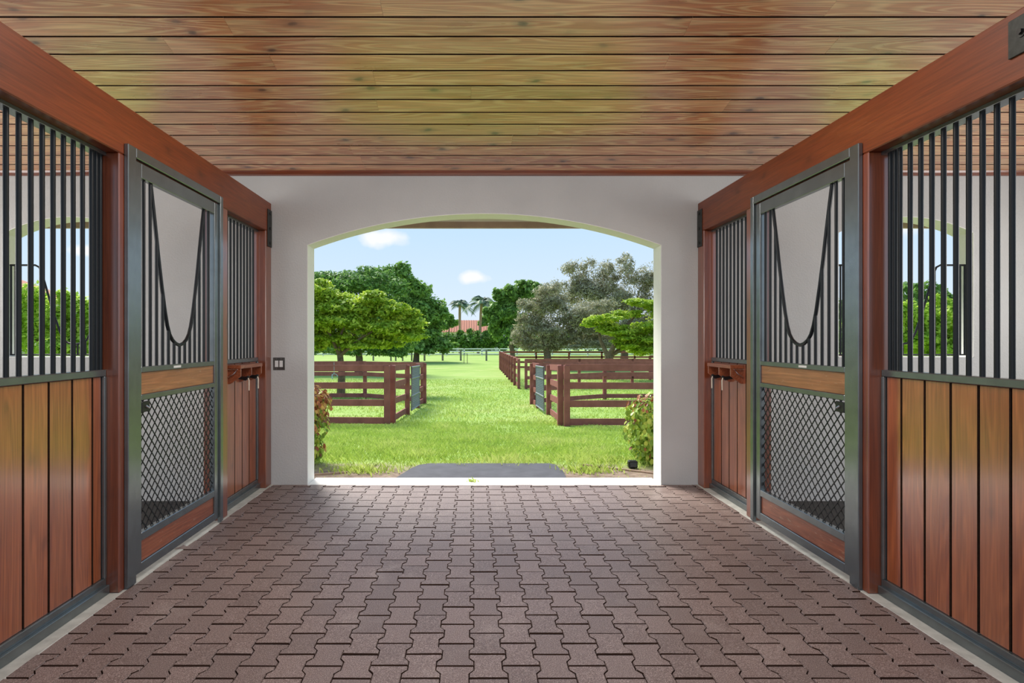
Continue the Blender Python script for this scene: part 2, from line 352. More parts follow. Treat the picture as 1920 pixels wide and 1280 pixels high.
def dark_sides(me, test):
    """joint faces of a board, plank or paver get a dark colour standing in for joint shade"""
    me.materials.append(M['groove_shade'])
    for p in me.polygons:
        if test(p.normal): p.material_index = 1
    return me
def link(name, me, parent=None, loc=None):
    o = bpy.data.objects.new(name, me); C.objects.link(o)
    if parent is not None: o.parent = parent
    if loc is not None: o.location = loc
    return o
def world_off(p):
    v = Vector((0, 0, 0))
    while p is not None: v += p.location; p = p.parent
    return v
def part(name, mb, mat, parent, label=None, kind=None, smooth=True):
    """mb holds world coordinates; part origin = its own centre"""
    lo = world_off(parent); c = Vector([(min(v[i] for v in mb.v)+max(v[i] for v in mb.v))/2 for i in range(3)])
    o = link(name, mb.mesh(name, mat, tuple(c), smooth), parent, c-lo)
    if label: o['label'] = label
    if kind: o['kind'] = kind
    return o
def thing(name, loc, label, cat, group=None):
    o = bpy.data.objects.new(name, None); C.objects.link(o); o.location = loc; o.empty_display_size = .1
    o['label'] = label; o['category'] = cat
    if group: o['group'] = group
    return o
def single(name, mb, mat, label, cat, group=None):
    o = part(name, mb, mat, None); o['label'] = label; o['category'] = cat
    if group: o['group'] = group
    return o
def struct(name, mb, mat, label, parent=None, smooth=True):
    o = part(name, mb, mat, parent, smooth=smooth); o['kind'] = 'structure'; o['label'] = label; o['category'] = {'wall': 'wall', 'floor': 'floor', 'ceil': 'ceiling', 'trim': 'trim', 'base': 'baseboard'}.get(name[:4] if name[:5] != 'floor' else 'floor', name.split('_')[0]); return o

D = 6.12                         # inner face of the end wall
WT = .245                        # its thickness
XL, XR = -2.085, 2.322           # aisle faces of the stall timbers
def ceil_z(y): return 4.33-.18*y

# ================================================================= SETTING
# ---- floor slab
fl = struct('floor', MB().box(XL-.05, XR+.05, -4, D+.02, -.20, -.022), M['joint'], 'aisle floor of interlocking dog-bone pavers')
# dog-bone pavers
CP, RP = .1513, .2               # column and row pitch
def paver_mb(cx=0, cy=0, z=0, top=.006, mb=None):
    mb = mb or MB(); g = .0022
    A, B_ = .0865-.0014, .0645-.0014; yE = .1-.0027; y1 = .064; y2 = .036
    P = [(A, yE), (A, y1), (B_, y2), (B_, -y2), (A, -y1), (A, -yE)]; P = P+[(-x, -y) for x, y in P]
    k = len(P); n = len(mb.v); ins = .0025
    def inset(p):
        return (p[0]-math.copysign(ins, p[0]), p[1]-(math.copysign(.0045, p[1]) if abs(p[1]) > .09 else 0))
    for zz, q in ((-.03, P), (top-.0045, P), (top, [inset(p) for p in P])):
        for x, y in q: mb.v.append((cx+x, cy+y, z+zz))
    for r_ in range(2):
        for i in range(k): mb.f.append((n+r_*k+(i+1) % k, n+r_*k+i, n+(r_+1)*k+i, n+(r_+1)*k+(i+1) % k))
    mb.f.append(tuple(n+2*k+i for i in range(k))[::-1]); return mb
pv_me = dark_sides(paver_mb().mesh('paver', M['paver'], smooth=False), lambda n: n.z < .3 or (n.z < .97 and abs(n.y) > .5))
cells = []
for ci in range(-15, 17):
    cx = .069+ci*CP
    for ri in range(-32, 20):
        cy = 2.515+ri*RP+(0 if ci % 2 == 0 else .1)
        if cy+.1 > D+.0 or cy-.1 < -3.9: continue
        if cx+.0865 < XL+.03 or cx-.0865 > XR-.03: continue
        cells.append((cx, cy))
vis = [c for c in cells if c[1] > 2.45 and -.83*c[1]-.2 < c[0] < .97*c[1]+.1]
vis.sort(key=lambda c: c[1]); chosen = set(vis[:300])
flo = world_off(fl); rest = MB(); prr = random.Random(3)
for c in cells:
    dz = prr.uniform(-.0018, .0018)
    if c in chosen:
        o = link('paver', pv_me, fl, Vector((c[0], c[1], dz))-flo); o.rotation_euler = (prr.uniform(-.006, .006), prr.uniform(-.006, .006), prr.uniform(-.008, .008))
    else: paver_mb(c[0], c[1], dz, mb=rest)
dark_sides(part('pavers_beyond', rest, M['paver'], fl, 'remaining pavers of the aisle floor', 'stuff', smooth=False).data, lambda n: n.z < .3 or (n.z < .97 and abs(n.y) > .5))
eb = MB().box(XL-.02, XR+.02, D-.06, D-.003, -.03, .0025); part('edge_strip', eb, M['paver'], fl, 'narrow cut strip along the end wall', smooth=False)

# concrete strips under the stall fronts
for s, x0, x1, nm in ((-1, XL-.20, XL+.02, 1), (1, XR-.02, XR+.20, 2)):
    struct('trim_%d' % nm, MB().box(x0, x1, -3.9, D, -.17, .008, .004), M['curb'], ('left' if s < 0 else 'right')+' pale concrete strip under the stall front')
# stall floors
for s, x0, x1, nm in ((-1, -6.3, XL-.2, 'left'), (1, XR+.2, 6.6, 'right')):
    o = struct('floor_'+nm, MB().box(x0, x1, 1.9, D, -.22, -.165), M['rubber_floor'], 'black rubber floor inside the %s stall' % nm)

# ---- end wall with the big arch and two stall windows
def arch_poly(xa, xb, zb, zs, zt, n=24):
    """opening outline, counter-clockwise, circular segment on top"""
    c = (xa+xb)/2; hw = (xb-xa)/2; r_ = zt-zs; R = (hw*hw+r_*r_)/(2*r_); zc = zt-R; a = math.asin(min(1, hw/R))
    pts = [(xa, zb), (xb, zb)]
    for i in range(n+1):
        t = a-2*a*i/n; pts.append((c+R*math.sin(t), zc+R*math.cos(t)))
    return pts
AX0, AX1 = -1.715, 1.947
openings = [arch_poly(-4.865, -3.464, 1.318, 2.60, 2.775), arch_poly(AX0, AX1, -.3, 2.482, 2.808, 40), arch_poly(3.773, 5.174, 1.318, 2.61, 2.775)]
# slab split into vertical columns around each opening
def wall_with_openings(mb, x0, x1, z0, z1, y0, y1, ops):
    ops = sorted(ops, key=lambda o: o[0][0]); cur = x0
    for op in ops:
        xa, xb, zb = op[0][0], op[1][0], op[0][1]
        mb.box(cur, xa, y0, y1, z0, z1)
        if zb > z0+.01: mb.box(xa, xb, y0, y1, z0, zb)
        arcp = op[2:][::-1]                       # left to right
        poly = arcp+[(xb, z1), (xa, z1)]
        for (xp, zp), (xq, zq) in zip(arcp[:-1], arcp[1:]):
            mb.prism([(xp, zp), (xq, zq), (xq, z1), (xp, z1)], 1, y0, y1)
        cur = xb
    mb.box(cur, x1, y0, y1, z0, z1)
wb = MB(); wall_with_openings(wb, -6.45, 6.75, -.3, 3.40, D, D+WT, openings)
me = wb.mesh('wall_back', M['stucco'], (0, D, 0), smooth=False)
bm = bmesh.new(); bm.from_mesh(me); bmesh.ops.remove_doubles(bm, verts=bm.verts, dist=.0005)
# drop the inner coincident faces between columns
inner = [f for f in bm.faces if all(len(e.link_faces) > 2 for e in f.edges)]
bm.to_mesh(me); bm.free()
wall = link('wall_back', me, None, (0, D, 0)); wall['kind'] = 'structure'; wall['label'] = 'grey-white stucco end wall with a wide arch'; wall['category'] = 'wall'
# reveal liners (wall plaster with daylight put into its colour) inside each opening
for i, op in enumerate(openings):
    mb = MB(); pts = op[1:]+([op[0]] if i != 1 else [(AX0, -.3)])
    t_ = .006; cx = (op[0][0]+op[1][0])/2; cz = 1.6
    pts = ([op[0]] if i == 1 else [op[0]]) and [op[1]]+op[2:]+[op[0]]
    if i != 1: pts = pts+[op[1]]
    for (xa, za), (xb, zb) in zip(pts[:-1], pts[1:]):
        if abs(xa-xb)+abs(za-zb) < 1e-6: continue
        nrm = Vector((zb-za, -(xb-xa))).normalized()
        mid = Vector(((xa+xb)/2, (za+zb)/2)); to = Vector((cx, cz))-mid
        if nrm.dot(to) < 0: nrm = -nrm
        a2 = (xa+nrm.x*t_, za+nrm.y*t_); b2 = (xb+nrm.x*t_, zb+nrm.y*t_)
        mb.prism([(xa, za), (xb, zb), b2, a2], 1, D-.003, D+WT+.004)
    part('reveal', mb, M['reveal'], wall, 'daylight-coloured plastered reveal of an arched opening', smooth=False)
# threshold
struct('trim_3', MB().box(AX0+.006, AX1-.006, D-.03, D+WT+.06, -.12, .006, .006), M['threshold'], 'white concrete threshold under the arch')

# outer side walls of the stalls
for nm, x0, x1 in (('left', -6.45, -6.3), ('right', 6.6, 6.75)):
    struct('wall_'+nm, MB().box(x0, x1, 1.9, D, -.3, 3.2), M['stucco'], nm+' outer stucco wall of the stall', smooth=False)

# ---- ceiling planks
cb = MB(); y0, y1 = -1.6, D+WT+.05
cb.prism([(y0, ceil_z(y0)+.03), (y1, ceil_z(y1)+.03), (y1, ceil_z(y1)+.09), (y0, ceil_z(y0)+.09)], 0, -6.45, 6.75)
ce = struct('ceiling', cb, M['joint'], 'sloping ceiling of stained pine planks', smooth=False)  # backing coloured dark to stand in for shade in the plank gaps
PW = .1855; slope = math.atan(-.18)
def plank_mesh(len_, wid=PW):
    mb = MB(); g = .0050; h = wid/2-g; mb.prism([(-h+.003, 0), (h-.003, 0), (h, .005), (h, .026), (-h, .026), (-h, .005)], 0, -len_/2, len_/2); return mb
joints = {-1: [930], 0: [715], 1: [1290], 2: [315, 1560], 3: [512], 4: [702, 1705], 5: [883], 6: [708], 7: [560, 1200], 8: [407, 1010], 9: [960], 10: [660, 1330], 11: []}
clo = world_off(ce); far_mb = MB(); jr = random.Random(5)
ca, sa = math.cos(slope), math.sin(slope)
for r_ in range(-30, 13):
    ya = 3.903+PW*(r_-1); yc = ya+PW/2
    if yc > D: continue
    if r_ >= -1:
        xs = sorted((px-887)*yc/F for px in joints.get(r_, []))
        xs = [-6.45]+([xs[0]-3.1] if xs and xs[0] > -2 else [])+xs+([xs[-1]+2.9] if xs and xs[-1] < 2.2 else [])+[6.7]
        if len(xs) == 2: xs = [-6.45, -1.1, 2.8, 6.7]
        for a, b_ in zip(xs[:-1], xs[1:]):
            a += .0006; b_ -= .0006
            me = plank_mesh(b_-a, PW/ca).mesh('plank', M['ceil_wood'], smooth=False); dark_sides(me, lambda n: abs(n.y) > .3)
            o = link('plank', me, ce, Vector(((a+b_)/2, yc, ceil_z(yc)))-clo); o.rotation_euler = (slope, 0, 0)
    else:
        off = jr.uniform(0, 3)
        for xa in np.arange(-6.45-off, 6.7, 3.3):
            a = max(-6.45, xa)+.002; b_ = min(6.7, xa+3.3)-.002
            if b_-a < .1: continue
            t_ = plank_mesh(b_-a, PW/ca); n0 = len(far_mb.v)
            for x, y, z in t_.v: far_mb.v.append((x+(a+b_)/2, yc+y*ca-z*sa, ceil_z(yc)+y*sa+z*ca))
            far_mb.f += [tuple(n0+k for k in f) for f in t_.f]
part('planks_beyond', far_mb, M['ceil_wood'], ce, 'ceiling planks over and behind the camera', 'stuff', smooth=False)
# quarter mould where the planks meet the wall
zt = ceil_z(D)
mb = MB(); prof = [(D-.05, zt+.008), (D, zt), (D, zt-.035), (D-.012, zt-.032), (D-.030, zt-.02), (D-.045, zt-.004)]
mb.prism(prof, 0, -6.3, 6.6); struct('trim_4', mb, M['red_x'], 'thin brown moulding between ceiling and end wall')

# ---- eave outside the wall
ey0, ey1 = D+WT, D+WT+.75
mb = MB(); mb.prism([(ey0, ceil_z(ey0)-.05), (ey1, ceil_z(ey1)-.13), (ey1, ceil_z(ey1)+.06), (ey0, ceil_z(ey0)+.09)], 0, -7.6, 7.9)
struct('trim_5', mb, M['soffit'], 'cream soffit of the outside eave', smooth=False)
mb = MB(); zf = CAMZ+209/F*(ey1+.02); mb.box(-7.6, 7.9, ey1, ey1+.045, zf, ceil_z(ey1)+.06, .006)
struct('trim_6', mb, M['fascia'], 'brown fascia board of the outside eave', smooth=False)
mb = MB(); mb.box(-7.6, 7.9, ey0+.30, ey0+.42, zf+.045, zf+.15, .004)
struct('trim_7', mb, M['fascia'], 'brown beam under the outside eave', smooth=False)
# roof deck above the ceiling
mb = MB(); mb.prism([(-1.6, ceil_z(-1.6)+.10), (ey1+.05, ceil_z(ey1)+.10), (ey1+.05, ceil_z(ey1)+.16), (-1.6, ceil_z(-1.6)+.16)], 0, -7.6, 7.9)
struct('trim_8', mb, M['roof_tile'], 'roof deck above the ceiling', smooth=False)

# ================================================================= STALL FRONTS
def side_names(s): return ('left', 'right')[s > 0]
ZB0, ZB1 = 2.605, 2.908           # beam
PT = .14                          # timber thickness
def stall_front(s, XF):
    """s = -1 left, +1 right; XF = aisle face of the timbers"""
    sd_ = side_names(s)
    X = lambda d: XF+s*d          # d = depth into the stall (negative: proud of the timber)
    def bx(mb, d0, d1, y0, y1, z0, z1, b=.003): mb.box(X(d0), X(d1), y0, y1, z0, z1, b); return mb
    # timbers: the beam and three posts
    mb = bx(MB(), 0, PT, 1.2, D-.004, ZB0, ZB1, .006)
    bm_ = single('timber_beam', mb, M['beam'], 'long red-brown timber beam along the top of the %s stall front' % sd_, 'beam')
    PY = [(3.488 if s < 0 else 3.478, 3.64), (4.885, 5.03), (5.955, D-.004)]
    names = ['between the near panel and the door', 'between the door and the narrow far panel', 'against the stucco end wall']
    for (ya, yb), nm in zip(PY, names):
        mb = bx(MB(), 0, PT, ya, yb, .008, ZB0, .006)
        single('timber_post', mb, M['red_z'], 'red-brown timber post of the %s stall front, %s' % (sd_, nm), 'post')
    # panels
    def panel(ya, yb, edges, bars, label, name='stall_panel'):
        t = thing(name, (X(.10), (ya+yb)/2, .008), label, 'stall panel')
        f = MB(); bx(f, .075, .135, ya, yb, 1.285, 1.325, .004); part('rail', f, M['steel'], t, 'grey steel rail between boards and bars')
        f = MB(); bx(f, .075, .135, ya, yb, .058, .10, .003); bx(f, .055, .145, ya, yb, .008, .060, .003); part('bottom_channel', f, M['steel'], t)
        f = MB(); bx(f, .075, .145, ya, yb, ZB0-.022, ZB0, .002); part('top_channel', f, M['steel'], t)
        for yy in (ya, yb-.022):
            f = MB(); bx(f, .072, .135, yy, yy+.022, .10, 1.285, .003); part('side_channel', f, M['steel'], t)
        ed = [ya+.022]+edges+[yb-.022]
        for a, b_ in zip(ed[:-1], ed[1:]):
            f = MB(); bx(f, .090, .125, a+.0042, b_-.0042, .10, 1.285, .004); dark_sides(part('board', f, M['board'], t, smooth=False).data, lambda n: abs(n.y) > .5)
        y_ref = 2.0; 
        f = MB(); f.tube([(0, 0, 1.325), (0, 0, ZB0-.022)], .0125 if ya < 3 else .0105, 12, cap=False)
        foot = MB()
        me = f.mesh('bar', M['bar_steel'])
        for yb_ in bars:
            o = link('bar', me, t, Vector((X(.105), yb_, 0))-world_off(t))
    if s < 0: edges = [2.34, 2.515, 2.688, 2.861, 3.034, 3.212, 3.382]; b0 = 3.397
    else: edges = [2.315, 2.485, 2.656, 2.825, 2.99, 3.162, 3.334]; b0 = 3.364
    bars = [b0-.0778*i for i in range(15)]+[b0+.04, b0+.078]
    panel(2.20, PY[0][0], edges, sorted(bars), 'near %s stall panel with wide stained boards below black bars' % sd_)
    panel(PY[1][1], PY[2][0], [5.057+.1732*i for i in range(1, 5)], [5.108+.0785*i for i in range(11)],
          'narrow far %s stall panel of boards and bars beside the end wall' % sd_)
    # outer steel door frame on the posts
    t = thing('door_frame', (X(-.01), 4.2, .008), 'dark steel frame around the %s stall door' % sd_, 'door frame')
    ya, yb = (3.534, 4.876) if s < 0 else (3.525, 4.90); zt_ = 2.674
    for nm, a, b_ in (('jamb', ya, ya+.085), ('jamb', yb-.05, yb)):
        f = MB(); bx(f, -.028, 0, a, b_, .015, zt_, .004); part(nm, f, M['steel'], t)
    f = MB(); bx(f, -.028, 0, ya+.0855, yb-.0505, 2.612, zt_, .004); part('header', f, M['steel'], t)
    # door leaf
    la, lb = (3.632, 4.822) if s < 0 else (3.612, 4.838)
    t = thing('stall_door', (X(.02), (la+lb)/2, .05),
              'steel-framed %s stall door with a U-shaped yoke opening, bars and diamond mesh' % sd_, 'stall door')
    d0, d1 = -.012, .030; st = .072
    dz = 2.604
    for a in (la, lb-st):
        f = MB(); bx(f, d0, d1, a, a+st, .05, dz, .004); part('stile', f, M['steel'], t)
    for nm, z0, z1 in (('top_rail', 2.512, dz), ('middle_rail', 1.296, 1.331), ('middle_rail', 1.121, 1.156), ('lower_rail', .243, .294), ('bottom_rail', .05, .109)):
        f = MB(); bx(f, d0, d1, la+st, lb-st, z0, z1, .003); part(nm, f, M['steel'], t)
    f = MB(); bx(f, 0, .022, la+st, lb-st, 1.156, 1.296, .003)
    part('wood_panel', f, M['scuffed'], t, 'weathered tan board under the bars')
    f = MB(); bx(f, 0, .022, la+st, lb-st, .109, .243, .003)
    part('kick_panel', f, M['scuffed_red'], t, 'scratched red-brown board at the foot')
    # yoke
    yc = (la+lb)/2; prof = [(1.462, 0), (1.475, .055), (1.50, .10), (1.54, .138), (1.60, .168), (1.70, .20), (1.86, .24), (2.03, .278), (2.206, .313), (2.36, .345), (2.512, .378)]
    if s < 0: pass
    path = [(X(.012), yc-w_, z) for z, w_ in prof[::-1]]+[(X(.012), yc+w_, z) for z, w_ in prof[1:]]
    f = MB(); f.tube(path, .0125, 10); part('yoke', f, M['bar_steel'], t, 'bent black yoke bar of the door')
    def yoke_z(dy):
        dy = abs(dy)
        if dy >= prof[-1][1]: return 2.512
        for (za, wa), (zb_, wb_) in zip(prof[:-1], prof[1:]):
            if wa <= dy <= wb_: return za+(zb_-za)*(dy-wa)/max(1e-6, wb_-wa)
    nb = int((lb-la-2*st)/.0765); g0 = yc-.0765*((nb-1)/2)
    for i in range(nb):
        y = g0+.0765*i
        if y < la+st+.01 or y > lb-st-.01: continue
        f = MB(); f.tube([(X(.012), y, 1.331), (X(.012), y, min(2.512, yoke_z(y-yc)))], .0108, 10, cap=False); part('bar', f, M['bar_steel'], t)
    # diamond mesh
    f = MB(); y0_, y1_ = la+st, lb-st; z0_, z1_ = .294, 1.121; W, H = .0715, .076
    k = H/W
    for sg in (1, -1):
        c0 = (z0_-k*y1_) if sg > 0 else (z0_+k*y0_); c1 = (z1_-k*y0_) if sg > 0 else (z1_+k*y1_)
        c = math.floor(c0/H)*H
        while c < c1:
            ys = sorted([max(y0_, min(y1_, ((z-c)/k) if sg > 0 else ((c-z)/k))) for z in (z0_, z1_)])
            if ys[1]-ys[0] > .004:
                p = [(X(.010+.003*sg), y, (c+k*y) if sg > 0 else (c-k*y)) for y in ys]
                f.bar(p[0], p[1], .003, .0075 if sg*s < 0 else .006, (s, 0, 0)) if False else f.bar(p[0], p[1], .0065, .004, (s, 0, 0))
            c += H
    part('wire_mesh', f, M['bar_steel'], t, 'black diamond mesh infill', smooth=False)
    # latch and rail label
    f = MB(); bx(f, -.016, .0, la+st-.002, la+st+.088, 1.045, 1.112, .004)
    lt = part('latch', f, M['black'], t, 'black latch box in the mesh corner')
    f = MB(); f.tube([(X(-.018), la+st+.035, 1.085), (X(-.026), la+st+.055, 1.070)], .006, 8); part('latch_pin', f, M['chrome'], lt, 'bright latch pin')
    f = MB(); bx(f, d0-.0015, d0, 4.10, 4.20, 1.306, 1.321, 0); part('sticker', f, M['white_plastic'], t, 'small white sticker on the rail', smooth=False)
    # bridle rack on the far panel
    ra, rb = (5.25, 5.78) if s < 0 else (5.28, 5.80)
    t = thing('blanket_rack', (X(.03), (ra+rb)/2, 1.1), 'small wooden hanging rack with two black hooks on the far %s panel' % sd_, 'rack')
    f = MB(); bx(f, -.028, .09, ra-.004, rb+.004, 1.243, 1.275, .003); part('shelf', f, M['scuffed_red'], t, 'top board of the rack')
    n_div = 3
    for i in range(n_div):
        y = ra+(rb-ra-.022)*i/(n_div-1)
        f = MB(); pol = [(X(-.022), 1.243), (X(.09), 1.243), (X(.09), 1.108), (X(.07), 1.108), (X(-.022), 1.175)]
        f.prism(pol, 1, y, y+.022); part('divider', f, M['scuffed_red'], t, smooth=False)
    for i in range(2):
        y = ra+.10+i*.23
        f = MB(); f.tube([(X(.088), y+.03, 1.165), (X(.02), y+.02, 1.155), (X(-.03), y, 1.150), (X(-.055), y-.01, 1.162), (X(-.06), y-.012, 1.175)], [.012, .016, .019, .014, .009], 10)
        hk = part('hook', f, M['black'], t, 'rounded black hook')
        f = MB(); f.tube([(X(-.054), y-.012, 1.165), (X(-.068), y-.02, 1.135), (X(-.068), y-.022, 1.045)], .0055, 8); part('strap', f, M['strap'], hk, 'hanging cream strap')
    f = MB(); y = ra-.012
    f.tube([(X(.088), y, 1.238), (X(.0), y, 1.238), (X(.03), y-.005, 1.20), (X(.088), y, 1.165)], .004, 6); part('side_hook', f, M['chrome'], t, 'thin metal hook on the side')
    # strap plate at the beam end
    t = thing('strap_plate', (X(-.004), D-.07, 2.45), 'dark iron strap plate where the %s beam meets the end wall' % sd_, 'bracket')
    f = MB(); bx(f, -.009, 0, D-.125, D-.008, 2.45, 2.83, .003); part('plate', f, M['iron'], t)
    for z in (2.49, 2.64, 2.79):
        f = MB(); f.tube([(X(-.009), D-.065, z), (X(-.018), D-.065, z)], .014, 6); part('bolt', f, M['iron'], t)
stall_front(-1, XL); stall_front(1, XR)
# square plate with a bolt on the right beam, top right
t = thing('square_plate', (XR-.004, 2.49, 2.71), 'square black iron plate with a bolt on the right beam', 'bracket')
part('plate', MB().box(XR-.010, XR, 2.40, 2.56, 2.71, 2.872, .002), M['iron'], t)
part('washer', MB().tube([(XR-.010, 2.495, 2.80), (XR-.014, 2.495, 2.80)], .024, 20), M['iron'], t)
part('bolt', MB().tube([(XR-.012, 2.495, 2.80), (XR-.024, 2.495, 2.80)], .013, 6), M['black'], t)

# light switch plate
t = thing('switch_plate', (-2.01, D-.004, 1.30), 'metal light switch plate with two white rockers left of the arch', 'light switch')
x0, x1 = (512.5-887)/181.3, (534.5-887)/181.3; z0, z1 = CAMZ-(693.5-637)/181.3, CAMZ-(670-637)/181.3
part('plate', MB().box(x0, x1, D-.006, D, z0, z1, .002), M['stainless'], t)
for k in range(2):
    c = x0+(x1-x0)*(.31+.38*k); zc = (z0+z1)/2
    part('rocker', MB().box(c-.0165, c+.0165, D-.011, D-.006, zc-.033, zc+.033, .003), M['white_plastic'], t, 'white rocker switch')
    for zz in (z0+.014, z1-.014): part('screw', MB().tube([(c, D-.0065, zz), (c, D-.0078, zz)], .0035, 8), M['chrome'], t)

# ---- window grilles in the stall windows
def grille(xc, hw, label):
    t = thing('window_grille', (xc, D+.08, 1.33), label, 'window grille'); Y = D+.08
    top = 2.282; bot = 1.345
    part('bottom_rail', MB().tube([(xc-hw, Y, bot), (xc+hw, Y, bot)], .008, 8), M['bar_steel'], t)
    prof = [(1.455, 0), (1.465, .07), (1.50, .12), (1.58, .16), (1.74, .215), (1.92, .27), (2.08, .315), (2.20, .35), (2.26, .378), (top, .42)]
    path = [(xc-hw, Y, top)]+[(xc-w_, Y, z) for z, w_ in prof[::-1]]+[(xc+w_, Y, z) for z, w_ in prof[1:]]+[(xc+hw, Y, top)]
    part('yoke', MB().tube(path, .0105, 8), M['bar_steel'], t, 'black rail dipping in a U')
    for sg in (-1, 1):
        for xo in (hw-.008, hw-.055, .455, .36, .105, .025):
            if xo < .42:
                zt_ = [za+(zb_-za)*(xo-wa)/(wb_-wa) for (za, wa), (zb_, wb_) in zip(prof[:-1], prof[1:]) if wa <= xo <= wb_][0]
            else: zt_ = top
            part('bar', MB().tube([(xc+sg*xo, Y, bot), (xc+sg*xo, Y, zt_)], .0095, 8, cap=False), M['bar_steel'], t)
grille(-4.165, .682, 'black yoke grille in the arched window of the left stall')
grille(4.474, .682, 'black yoke grille in the arched window of the right stall')

# ================================================================= OUTSIDE
GP = [(-200, .30), (6.15, .30), (6.34, .03), (7.2, .05), (10.5, .26), (13.4, .44), (16, .54), (20, .64), (27.5, .75), (46, .78), (70, .84), (90, .88), (600, .95)]
def gz(y):
    return -float(np.interp(y, [p[0] for p in GP], [p[1] for p in GP]))
def P(px, py, Y): return Vector(((px-887)*Y/F, Y, CAMZ+(637-py)*Y/F))
ys = [-60, -20, 0, 6.15, 6.34]+list(np.arange(6.7, 14, .35))+list(np.arange(14, 30, 1.2))+list(np.arange(31, 100, 4))+[110, 140, 200, 300, 600]
xs = [-400, -200, -100, -60]+list(np.arange(-40, -12, 3.0))+list(np.arange(-12, 12.1, .6))+list(np.arange(14, 41, 3.0))+[60, 100, 200, 400]
mb = MB()
for y in ys:
    for x in xs:
        u = 0 if y < 6.5 else .02*mnoise.noise(Vector((x*.9, y*.9, 0)))+.03*mnoise.noise(Vector((x*.2, y*.2, 5)))
        mb.v.append((x, y, gz(y)+u*min(1, max(0, (y-6.5)/2))))
nx = len(xs)
for j in range(len(ys)-1):
    for i in range(nx-1): mb.f.append((j*nx+i, j*nx+i+1, (j+1)*nx+i+1, (j+1)*nx+i))
me = mb.mesh('lawn', M['lawn'], recalc=False); lawn = link('ground', me); lawn['kind'] = 'structure'; lawn['label'] = 'mown lawn sloping away from the barn'; lawn['category'] = 'lawn'

def np_mesh(name, V, Fq, mat, rnd=None, nv=4):
    """V (n,3), Fq (m,nv)"""
    me = bpy.data.meshes.new(name); me.vertices.add(len(V)); me.vertices.foreach_set('co', V.astype(np.float32).ravel())
    m_ = len(Fq); me.loops.add(m_*nv); me.loops.foreach_set('vertex_index', Fq.astype(np.int32).ravel())
    me.polygons.add(m_); me.polygons.foreach_set('loop_start', np.arange(0, m_*nv, nv, dtype=np.int32))
    me.update(calc_edges=True); me.validate()
    if rnd is not None:
        a = me.attributes.new('rnd', 'FLOAT', 'FACE'); a.data.foreach_set('value', rnd.astype(np.float32))
    me.materials.append(mat); return me

# grass blades
def blades(n, ylo, yhi, hmin, hmax, wd, xlim, seed):
    R = np.random.default_rng(seed); y = ylo+(yhi-ylo)*R.random(n)**.9
    x = (R.random(n)*2-1); x = x*(xlim(y))
    keep = np.ones(n, bool)
    keep &= ~((x > -.93) & (x < 1.03) & (y < 7.12+.09*np.sin(x*9)+.05*R.random(n)))
    side = (y < 7.7) & (R.random(n) > np.clip((y-6.9)/1.0, .12, 1)*(.75))
    keep &= ~side; keep &= (y > 6.42)
    x, y = x[keep], y[keep]; n = len(x)
    cl = np.array([mnoise.noise(Vector((a*1.4, b*1.4, 3.3))) for a, b in zip(x, y)]) 
    h = (hmin+(hmax-hmin)*R.random(n))*(1+.7*cl); h *= np.clip((y-6.3)/1.2, .35, 1)
    a = R.random(n)*math.pi; ld = R.random(n)*2*math.pi; ln = h*(.2+.7*R.random(n))
    z = np.interp(y, [p[0] for p in GP], [-p[1] for p in GP])-.012
    V = np.empty((n, 4, 3)); dx, dy = np.cos(a)*wd/2, np.sin(a)*wd/2
    V[:, 0] = np.stack([x-dx, y-dy, z], 1); V[:, 1] = np.stack([x+dx, y+dy, z], 1)
    mx_, my_ = x+np.cos(ld)*ln*.35, y+np.sin(ld)*ln*.35
    V[:, 2] = np.stack([mx_+dx*.7, my_+dy*.7, z+h*.6], 1); 
    V[:, 3] = np.stack([x+np.cos(ld)*ln, y+np.sin(ld)*ln, z+h], 1)
    Fq = np.arange(n*4).reshape(n, 4); rnd = np.clip(.45+.7*cl+R.normal(0, .16, n), 0, 1)
    return V.reshape(-1, 3), Fq, rnd
parts_ = [blades(70000, 6.45, 14, .045, .10, .009, lambda y: .36*y+.1, 1), blades(50000, 14, 34, .05, .09, .022, lambda y: .36*y+.2, 2)]
Vs, Fs, Rs = [], [], []; o_ = 0
for V, Fq, r_ in parts_: Vs.append(V); Fs.append(Fq+o_); Rs.append(r_); o_ += len(V)
g = link('grass', np_mesh('grass', np.concatenate(Vs), np.concatenate(Fs), M['grass'], np.concatenate(Rs)))
g['label'] = 'bright green grass blades of the lawn'; g['category'] = 'grass'; g['kind'] = 'stuff'

# rubber mat outside the threshold, corners rounded and overgrown
pts = [(-.86, 6.44), (1.02, 6.44), (1.04, 6.8), (1.0, 7.2), (.93, 7.26), (-.55, 7.26), (-.66, 7.16), (-.74, 6.95), (-.80, 6.7)]
mb = MB(); nseg = []
mb.prism(pts, 2, -.045, -.012); single('rubber_mat', mb, M['mat'], 'flat grey rubber mat on the ground outside the arch', 'mat')

